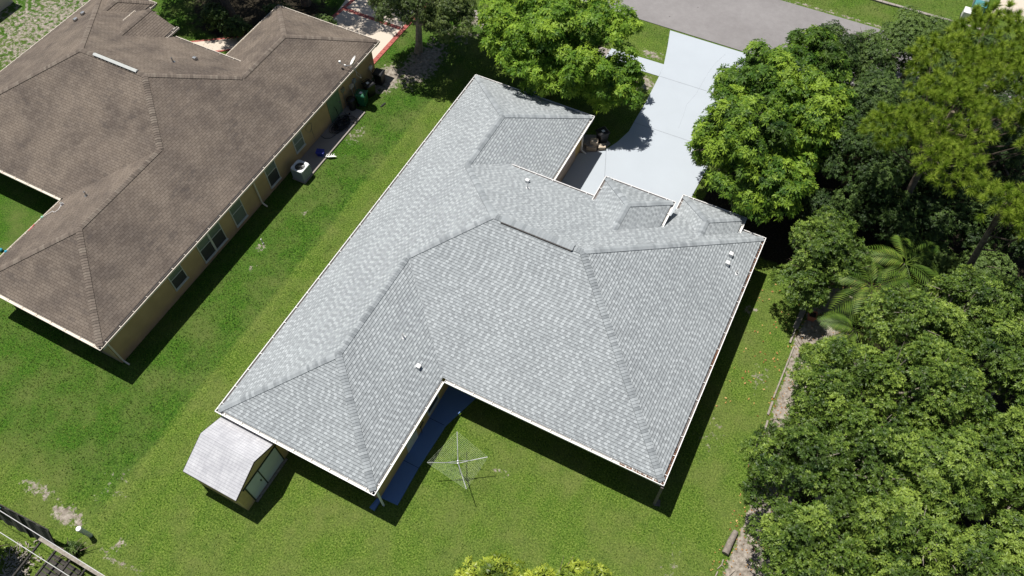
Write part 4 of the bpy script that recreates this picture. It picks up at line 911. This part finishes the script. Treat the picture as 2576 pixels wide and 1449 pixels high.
def crown(parent, lobes, kind, cover=1.0, dens=1.0, tmean=.45, name='crown', zmin=-.35, inner=.35):
    K = dict(KIND[kind]); K['rc'] = min(K['rc'], .55 * min(min(l[3:6]) for l in lobes)); c, r, d, q_ = clumps_of(lobes, K['rc'], cover * .85, zmin); nout = len(c)
    c2, r2, d2, _ = clumps_of(lobes, K['rc'] * 1.25, .75, -.1, .35, .66); c = np.concatenate([c, c2]); r = np.concatenate([r, r2]); d = np.concatenate([d, d2]); q_ = np.concatenate([q_, _])
    PP = []; AA = []; TT = []
    for i in range(len(c)):
        if c[i, 2] < r[i] * .5: c[i, 2] = r[i] * .6
        n = max(5, int(K['den'] * dens * 2.6 * math.pi * r[i] ** 2 * .8)); n = n if i < nout else n // 2; s = sphere(n, -.55); s = unit(s + d[i] * .45)
        rad = r[i] * RNG.uniform(.55, 1.08, (n, 1)) * np.array([1, 1, .8]); PP.append(c[i] + s * rad); AA.append(unit(s + np.array([-.1, -.1, .75]) + RNG.normal(scale=.28, size=(n, 3))))
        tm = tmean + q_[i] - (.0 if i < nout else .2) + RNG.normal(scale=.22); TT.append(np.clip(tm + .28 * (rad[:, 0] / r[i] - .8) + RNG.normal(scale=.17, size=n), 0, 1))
    P = np.concatenate(PP); A = np.concatenate(AA); T = np.concatenate(TT); keep = P[:, 2] > .05; P, A, T = P[keep], A[keep], T[keep]
    V, F, t = rosettes(P, A, K['k'], K['ln'], K['wd'], K['sp'], K['dr'], T)
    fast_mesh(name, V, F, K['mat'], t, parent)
    return c[:nout]
def limbs(parent, base, top, r0, targets, mat='bark', nl=14, lean=None):
    m = MB(); b = Vector(base); t = Vector(top); k = 6
    P = [b.lerp(t, i / k) + Vector((random.uniform(-.08, .08), random.uniform(-.08, .08), 0)) * (i > 0) for i in range(k + 1)]
    m.tube(P, [r0 * (1.25 if i == 0 else 1) * (1 - .5 * i / k) for i in range(k + 1)], 10)
    make('trunk', m, mat, parent, smooth=True)
    m = MB(); idx = RNG.choice(len(targets), min(nl, len(targets)), replace=False)
    for j in idx:
        q = Vector(targets[j]); s = P[random.choice((3, 4, 5, 6))]; mid = s.lerp(q, .5) + Vector((random.uniform(-.3, .3), random.uniform(-.3, .3), -.25)); 
        m.tube([s, mid, q], [r0 * .42, r0 * .22, .02], 6)
        for _ in range(3):
            e = q + Vector((random.uniform(-.8, .8), random.uniform(-.8, .8), random.uniform(-.3, .5))); m.tube([mid.lerp(q, random.uniform(.2, .9)), e], [.03, .008], 4)
    make('limbs', m, mat, parent, smooth=True)
def tree(name, label, kind, lobes, base, r0=.2, mat='bark', cover=1.0, dens=1.0, tmean=.45, group=None, cat='tree', zmin=-.35, nl=16):
    o = thing(name, label, cat, (base[0], base[1], 0), 0, group); L = [(a - base[0], b - base[1], *rest) for a, b, *rest in lobes]
    c = crown(o, L, kind, cover, dens, tmean, zmin=zmin); cz = np.mean([l[2] for l in lobes]); cx = np.mean([l[0] for l in L]); cy = np.mean([l[1] for l in L])
    limbs(o, (0, 0, -.1), (cx * .6, cy * .6, cz * .9), r0, c, mat, nl); return o

#  lobe: x, y, z, rx, ry, rz
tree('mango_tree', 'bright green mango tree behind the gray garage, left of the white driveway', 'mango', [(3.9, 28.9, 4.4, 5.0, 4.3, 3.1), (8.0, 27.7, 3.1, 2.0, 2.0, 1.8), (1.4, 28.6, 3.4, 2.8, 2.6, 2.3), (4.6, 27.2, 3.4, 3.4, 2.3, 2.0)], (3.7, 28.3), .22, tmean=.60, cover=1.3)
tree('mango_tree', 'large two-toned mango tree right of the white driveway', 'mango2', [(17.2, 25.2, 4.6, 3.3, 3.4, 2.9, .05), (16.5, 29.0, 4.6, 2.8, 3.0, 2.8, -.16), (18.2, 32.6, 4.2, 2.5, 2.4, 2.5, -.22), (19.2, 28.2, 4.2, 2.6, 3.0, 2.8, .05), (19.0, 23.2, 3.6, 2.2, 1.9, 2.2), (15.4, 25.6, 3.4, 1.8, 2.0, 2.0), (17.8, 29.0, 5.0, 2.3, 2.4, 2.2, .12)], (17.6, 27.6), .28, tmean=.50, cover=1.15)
tree('mango_tree', 'dark-leaved treetop reaching over the road edge behind the two-toned mango', 'dark', [(19.0, 35.0, 4.0, 1.9, 1.7, 2.0)], (19.0, 35.0), .16, tmean=.35, cover=1.1)
tree('mango_tree', 'yellow green treetop poking into the bottom edge of the lawn', 'yellow', [(15.2, -1.4, 3.7, 1.4, 1.6, 1.9), (18.4, .1, 3.9, 1.2, 1.35, 1.8), (17.0, -1.0, 3.3, 1.6, 1.5, 1.9), (14.2, -2.5, 3.3, 1.3, 1.3, 1.8)], (16.0, -2.0), .18, tmean=.55, cover=1.2)
tree('oak_tree', 'dark small-leaved oak with pale trunk standing beside the brick bordered driveway', 'oak', [(-5.0, 27.4, 5.2, 3.3, 2.9, 2.1), (-2.8, 26.9, 4.6, 1.8, 1.8, 1.5), (-7.2, 27.6, 4.6, 1.6, 1.7, 1.5), (-4.6, 29.8, 5.8, 3.0, 2.2, 1.8)], (-6.1, 27.9), .27, 'barkpale', cover=1.5, dens=1.15, tmean=.48)
tree('shade_tree', 'dark tree over the front yard behind the tan house, near its small roof gable', 'oak', [(-21.2, 25.6, 7.5, 3.6, 3.2, 2.2), (-24.4, 24.6, 7.0, 2.8, 2.6, 2.0), (-18.8, 25.0, 7.6, 2.6, 2.4, 1.8)], (-20.0, 25.2), .3, cover=1.1, tmean=.5)
tree('shade_tree', 'dark tree crown at the top edge beyond the tip of the brown garage roof', 'oak', [(-18.2, 28.6, 8.2, 3.4, 3.4, 2.2), (-14.4, 31.4, 8.0, 4.2, 3.4, 2.2)], (-15.9, 28.6), .3, cover=1.1, tmean=.35)
tree('low_shrub', 'sprawling green shrub in the shaded front yard beside the small gable', 'dark', [(-18.2, 23.6, .7, 1.2, 1.0, .8), (-20.2, 23.8, .8, 1.2, 1.0, .9)], (-19.0, 23.7), .04, tmean=.6, cat='bush', nl=4)
tree('low_shrub', 'dim shrub in the shaded yard near the tip of the brown garage roof', 'dark', [(-16.0, 25.9, .8, 1.4, 1.2, .9), (-12.6, 26.6, .7, 1.1, .9, .8)], (-15.2, 26.0), .04, tmean=.4, cat='bush', nl=4)
tree('citrus_tree', 'round dark green tree against the road edge, left of the pine', 'dark', [(23.4, 38.6, 3.2, 2.6, 2.3, 2.2), (25.6, 40.2, 2.6, 1.9, 1.6, 1.7)], (23.6, 38.9), .16, dens=1.5, tmean=.72, cover=1.1)
tree('citrus_tree', 'loose gray green tree beside the road between the two-toned mango and the round tree', 'dark', [(21.4, 36.4, 3.0, 1.8, 1.9, 1.9), (22.2, 33.6, 3.0, 2.0, 2.0, 1.9)], (21.6, 35.6), .14, dens=1.2, tmean=.6, cover=1.1)
tree('dark_oak', 'tall dark tree in the shade between mango and pine', 'dark', [(22.3, 30.6, 3.9, 2.4, 2.6, 2.2), (22.9, 27.0, 4.0, 2.4, 2.8, 2.2)], (22.8, 29.2), .25, dens=1.2, tmean=.38, cover=1.3)
tree('dark_oak', 'dark green understory tree below the pine branches', 'dark', [(25.2, 25.6, 2.4, 2.8, 2.0, 1.7), (27.8, 26.6, 2.4, 2.4, 2.4, 1.8), (25.4, 30.0, 3.0, 3.0, 3.0, 2.4)], (26.2, 27.2), .2, dens=1.0, tmean=.30, cover=1.2)
tree('dark_oak', 'dim tree at the right edge behind both pines', 'dark', [(31.0, 27.8, 2.8, 3.0, 2.8, 2.0), (29.4, 33.4, 3.0, 3.4, 3.4, 2.2), (26.0, 35.6, 3.0, 2.6, 2.4, 2.0), (31.0, 38.0, 3.2, 3.6, 2.8, 2.2), (27.4, 39.6, 3.0, 2.8, 2.4, 2.1)], (29.8, 31.0), .22, dens=.9, tmean=.30, cover=1.2)
tree('dark_oak', 'low dark tree right beside the mango and behind the corner tree', 'dark', [(21.6, 24.6, 1.8, 2.2, 1.6, 1.4)], (21.8, 24.6), .12, dens=1.0, tmean=.2, cover=1.1)
tree('magnolia_tree', 'small glossy-leaved tree at the right corner of the gray house', 'magnolia', [(22.7, 21.1, 3.5, 1.9, 2.0, 1.8), (22.3, 19.4, 2.4, 1.4, 1.7, 1.5), (23.9, 20.6, 2.8, 1.4, 1.3, 1.3)], (23.3, 20.4), .14, cover=.8, tmean=.42)
tree('vine_bush', 'bright green leafy bush above the palm at the right', 'dark', [(28.6, 24.2, 1.6, 1.8, 1.0, 1.2), (30.3, 24.4, 2.0, 1.5, 1.1, 1.2)], (29.2, 24.2), .06, dens=1.3, tmean=.95, cat='bush')
FT = [('broad tree nearest the palm, its crown just right of the fronds', [(27.4, 17.8, 4.0, 2.5, 2.0, 2.1), (29.8, 20.3, 4.2, 2.4, 2.0, 2.1)], (28.4, 19.0), .50),
      ('broad tree at the right edge, level with the terracotta planter', [(31.4, 17.6, 4.2, 2.6, 2.5, 2.3), (33.8, 19.6, 4.2, 2.3, 2.3, 2.2)], (32.2, 18.2), .52),
      ('rounded tree beside the sand strip, just below the planter', [(25.6, 13.6, 3.0, 2.6, 2.7, 2.3), (24.9, 15.8, 1.9, 1.3, 1.4, 1.4), (28.6, 14.8, 4.3, 2.4, 2.2, 2.2)], (27.2, 14.2), .50),
      ('tree jutting furthest left over the lower lawn edge', [(24.9, 9.0, 2.9, 2.8, 2.6, 2.2), (24.9, 11.2, 2.4, 1.5, 1.5, 1.7), (27.5, 10.8, 3.9, 2.3, 1.9, 2.1)], (26.4, 9.8), .46),
      ('tree in the middle of the dense grove at lower right', [(30.0, 10.9, 4.3, 2.5, 2.2, 2.2), (28.9, 8.0, 4.0, 2.2, 1.9, 2.0)], (29.6, 9.8), .52),
      ('tree against the right edge midway down the grove', [(32.6, 13.3, 4.3, 2.4, 2.2, 2.2), (33.8, 10.6, 4.3, 2.3, 2.3, 2.2)], (33.0, 12.2), .50),
      ('lowest tree of the grove beside the gray log', [(26.0, 5.9, 3.3, 2.5, 2.2, 2.1), (29.2, 5.0, 3.8, 2.0, 1.8, 2.0)], (27.4, 5.6), .50),
      ('tree filling the bottom right corner', [(31.8, 7.3, 4.3, 2.5, 2.2, 2.1), (33.6, 8.6, 4.2, 2.0, 2.0, 2.0), (31.4, 5.2, 3.8, 2.0, 1.6, 1.9)], (32.2, 7.2), .54)]
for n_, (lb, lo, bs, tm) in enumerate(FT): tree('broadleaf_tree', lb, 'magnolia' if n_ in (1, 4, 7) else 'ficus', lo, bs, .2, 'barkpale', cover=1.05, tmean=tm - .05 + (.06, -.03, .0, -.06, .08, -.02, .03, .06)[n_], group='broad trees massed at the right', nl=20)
tree('corner_bush', 'leafy shrub behind the dark fence in the bottom left corner', 'magnolia', [(-5.6, -9.4, 1.5, 1.1, .7, 1.0), (-7.6, -9.4, 1.6, 1.2, .7, 1.0)], (-6.0, -9.5), .05, tmean=.85, cat='bush', nl=10)
tree('low_shrub', 'small dark shrub at the foot of the dark fence near the wooden beam', 'dark', [(-2.75, -7.7, .25, .35, .22, .25)], (-2.75, -7.75), .03, tmean=.5, cat='bush', nl=4)
tree('low_shrub', 'low yellow green shrub on the sand below the planter', 'magnolia', [(23.7, 16.9, .3, .22, .4, .3)], (23.7, 16.9), .02, tmean=.7, cover=.7, cat='bush', nl=4)
tree('low_shrub', 'bright green weed clump on the lawn edge beside the grove', 'magnolia', [(23.6, 10.0, .6, .55, .6, .55)], (23.6, 10.0), .03, tmean=.6, cat='bush', nl=4)

def pine(label, lobes, base, r0, n_t):
    o = thing('pine_tree', label, 'tree', (base[0], base[1], 0), 0, 'pines'); m = MB(); tips = []
    top = Vector((lobes[0][0] - base[0], lobes[0][1] - base[1], lobes[0][2])); P = [Vector((0, 0, 0)).lerp(top, t) for t in np.linspace(0, 1, 8)]
    m.tube(P, [r0 * (1.15 - .75 * t) for t in np.linspace(0, 1, 8)], 12); make('trunk', m, 'bark', o, smooth=True)
    br = MB(); V = []; T = []; nb = 0; cs = []
    for (cx, cy, cz, rx, ry, rz) in lobes:
        d = sphere(n_t, -.5); c = np.array([cx - base[0], cy - base[1], cz]) + d * np.array([rx, ry, rz]) * RNG.uniform(.25, 1.0, (n_t, 1)) ** .6; keep = []
        for a_ in range(len(c)):
            if all(np.sum((c[a_] - c[b_]) ** 2) > .12 for b_ in keep): keep.append(a_)
        c, d = c[keep], d[keep]; cs.append((c, d))
        for b in range(min(6, len(c))):
            q = Vector(c[b]); s = P[random.choice((4, 5, 6))]; mid = s.lerp(q, .6) + Vector((0, 0, -.7)); br.tube([s, mid, q], [.055, .03, .012], 5)
            for e in range(4):
                j = int(np.argmin(np.linalg.norm(c - c[b], axis=1) + RNG.uniform(0, .8, len(c)))); br.tube([mid.lerp(q, .5), Vector(c[j])], [.02, .008], 4)
    make('limbs', br, 'pinebark', o)
    for c, d in cs:
        for i in range(len(c)):
            ax = unit(d[i] * .7 + np.array([0, 0, .55]) + RNG.normal(scale=.2, size=3)); nn = 150; s = unit(sphere(nn) + ax * .95)
            L = RNG.uniform(.26, .40, (nn, 1)); p0 = c[i] + ax * RNG.uniform(-.12, .08, (nn, 1)); tip = p0 + s * L + np.array([0, 0, -.04]); sd = unit(np.cross(s, RNG.normal(size=(nn, 3)))) * .010
            V.append(np.stack([p0 - sd, p0 + sd, tip], 1).reshape(-1, 3)); T.append(np.clip(.55 + RNG.normal(scale=.15) + RNG.normal(scale=.22, size=nn), 0, 1))
    V = np.concatenate(V); T = np.concatenate(T); fast_mesh('crown', V, np.arange(len(V)).reshape(-1, 3), 'pine', T, o)
pine('tall pine with long needle tufts filling the upper right', [(25.2, 26.6, 9.2, 2.3, 2.5, 1.4), (23.1, 25.0, 8.6, 1.5, 1.3, 1.0), (25.9, 23.8, 8.6, 1.6, 1.4, 1.0), (27.2, 29.4, 9.4, 2.4, 2.6, 1.4), (24.4, 30.0, 9.0, 2.0, 2.3, 1.3), (26.4, 32.9, 9.3, 2.3, 2.2, 1.3), (29.6, 31.6, 9.2, 2.6, 3.0, 1.3), (29.6, 27.6, 8.9, 1.6, 1.9, 1.2)], (25.7, 26.4), .22, 260)
pine('smaller pine crown cut by the right edge, below the tall pine', [(28.4, 22.6, 8.6, 1.3, 1.2, .9), (29.8, 22.2, 8.6, 1.3, 1.3, .9)], (29.8, 23.6), .2, 75)

def palm(label, base, h, nf, rot0, fl=2.2):
    o = thing('palm', label, 'palm', (*base, 0), 0, 'palms'); m = MB(); m.tube([(0, 0, 0), (.05, 0, h * .5), (0, .03, h)], [.11, .09, .08], 10); make('trunk', m, 'greybark', o, smooth=True)
    for k in range(nf):
        a = rot0 + k * 2.399; el = .85 - .95 * (k / nf); L = fl * random.uniform(.85, 1.1); dx, dy = math.cos(a), math.sin(a); P = []
        for i in range(15):
            t = i / 14; r = L * t * math.cos(el * (1 - .3 * t)); z = h + .1 + L * (math.sin(el) * t - .62 * t * t); P.append(np.array([dx * r, dy * r, max(z, .15)]))
        P = np.array(P); fr = MB(); fr.tube(P, [.022 * (1 - .8 * i / 14) for i in range(15)], 5); R = make('frond', fr, 'palm', o)
        V = []; T = []; n = 17
        for i in range(n):
            t = .12 + .88 * i / n; x = t * 14; j = min(int(x), 13); p = P[j] + (P[j + 1] - P[j]) * (x - j); d = unit(P[j + 1] - P[j]); sd = unit(np.cross(d, [0, 0, 1])); ll = .62 * math.sin(math.pi * min(1, t * .85 + .12)) + .14
            for s in (-1, 1):
                q = unit(d * .75 + sd * s + np.array([0, 0, .12])); w = np.cross(q, [0, 0, 1.0]); w = unit(w) * .034; mid = p + q * ll * .5 + np.array([0, 0, .02]); tip = p + q * ll + np.array([0, 0, -.16 * ll / .6])
                V.append([p, mid - w, tip, mid + w]); T.append(min(1, max(0, .45 + .2 * math.sin(k * 2.1) + random.gauss(0, .12))))
        V = np.array(V).reshape(-1, 3); fast_mesh('leaflets', V, np.arange(len(V)).reshape(-1, 4), 'palm', np.array(T), R)
palm('arching palm whose fronds fan out left of the broad trees', (25.2, 19.8), 3.2, 9, 2.2, 2.3)
palm('upper palm of the pair, half hidden behind the leafy bush', (26.4, 21.9), 3.3, 9, 1.0, 2.2)
palm('low dark palm in the shade under the arching one', (25.3, 17.9), 2.0, 8, 3.4, 2.0)

# ---------------------------------------------------------------- grass blades, fallen leaves, garden litter
def inside(x, y, poly):
    c = np.zeros(len(x), bool); n = len(poly)
    for i in range(n):
        (x0, y0), (x1, y1) = poly[i], poly[(i + 1) % n]
        k = ((y0 > y) != (y1 > y)) & (x < (x1 - x0) * (y - y0) / (y1 - y0 + 1e-12) + x0); c ^= k
    return c
def blades():
    n = 330000
    x = RNG.uniform(-34, 31, n); y = RNG.uniform(-10.5, 52, n)
    # keep what the lens sees, with a margin, and off the hard surfaces
    rv, uv_, fv = np.array(r_), np.array(u_), np.array(f_); c = np.array([18.9455, -6.4124, 32.6876 + HE])
    d = np.stack([x, y, np.zeros(n)], -1) - c; z = d @ fv; px = 1927.35 * (d @ rv) / z; py = 1927.35 * (d @ uv_) / z
    ok = (abs(px) < 1450) & (abs(py) < 860)
    b, litter_shade, lush_shade = fields(x, y); ok &= (b + (RNG.random(n) - .5) * .5 + (fbm(x, y, 3.2, 1) - .5) * .9 < .42) & (litter_shade < .45)
    for P in (drv, [(0.1, 0.46), (8.2, 0.46), (8.2, 6.5), (19.2, 6.5), (19.2, 20.5), (15, 20.5), (7.5, 18), (7.5, 24.7), (.46, 24.7)], [(8.15, .5), (9.15, .5), (9.2, 5), (9.8, 6.9), (10.6, 8.2), (8, 8.2)], [(5.6, 32.8), (9.5, 32.8), (9.5, 34.1), (5.6, 34.1)],
              [(-60, 37.5), (60, 37.7), (60, 44.3), (-60, 44.3)], [(-7.6, 15.4), (-6.05, 15.4), (-6.05, 21.3), (-7.6, 21.3)], [(-15, 24.6), (-8, 24.6), (-8, 37.6), (-15, 37.6), (-13.5, 27.8)], [(.3, -2.8), (3.2, -2.8), (3.2, .5), (.3, .5)],
              [(-26.2, .4), (-7.45, .4), (-7.45, 24.7), (-14.5, 24.7), (-14.5, 18.3), (-26.2, 20.5)], [(29, 49), (60, 49), (60, 62), (29, 62)], [(7, 24), (9.2, 24), (9.2, 26.3), (7, 26.3)]): ok &= ~inside(x, y, P)
    x, y, b, lush_shade = x[ok], y[ok], b[ok], lush_shade[ok]; n = len(x); a = RNG.uniform(0, 6.283, n); l = RNG.uniform(.045, .11, n) * (1 + .5 * lush_shade); z = gz(x, y)
    lean = RNG.uniform(.25, 1.0, n); w = RNG.uniform(.010, .024, n)
    P = np.stack([x, y, z], -1); dh = np.stack([np.cos(a), np.sin(a), np.zeros(n)], -1); sd = np.stack([-np.sin(a), np.cos(a), np.zeros(n)], -1) * w[:, None]
    tip = P + dh * (l * lean)[:, None] + np.array([0, 0, 1.0]) * (l * np.sqrt(1.15 - lean ** 2 * .9))[:, None] * .75
    V = np.stack([P - sd, P + sd, tip], 1).reshape(-1, 3)
    t = np.clip(.60 - .36 * lush_shade + .30 * (fbm(x, y, .5, 8) - .5) + RNG.normal(scale=.28, size=n) + b * .3 + .45 * (fbm(x, y, 1.6, 2) - .5) + .40 * (fbm(x, y, .22, 12) - .5) + .05 * np.sign(np.sin(x * 3.6 + .3 * np.sin(y * .4))), 0, 1)
    o = fast_mesh('grass', V, np.arange(n * 3).reshape(-1, 3), 'grass', t); stuff(tag(o, 'short green lawn grass around both houses', 'grass')); print('blades', n)
blades()
def litter(n, xr, yr, sz, mat, name, label, cat):
    x = RNG.uniform(*xr, n) if len(xr) == 2 else None; y = RNG.uniform(*yr, n); P = np.stack([x, y, np.full(n, .05)], -1)
    A = unit(np.stack([RNG.normal(scale=.3, size=n), RNG.normal(scale=.3, size=n), np.ones(n)], -1)); V, F, t = rosettes(P, A, 1, sz, sz * .5, .0, .1, RNG.random(n))
    stuff(tag(fast_mesh(name, V, F, mat, t), label, cat))
litter(75, (20.4, 23.0), (12.0, 20.5), .16, 'fallen', 'fallen_leaves', 'orange fallen leaves scattered on the lawn right of the gray house', 'leaves')
litter(900, (22.9, 26.5), (2.5, 24.0), .12, 'fallen', 'leaf_litter', 'dry leaf litter on the sand under the garden trees', 'leaf litter')
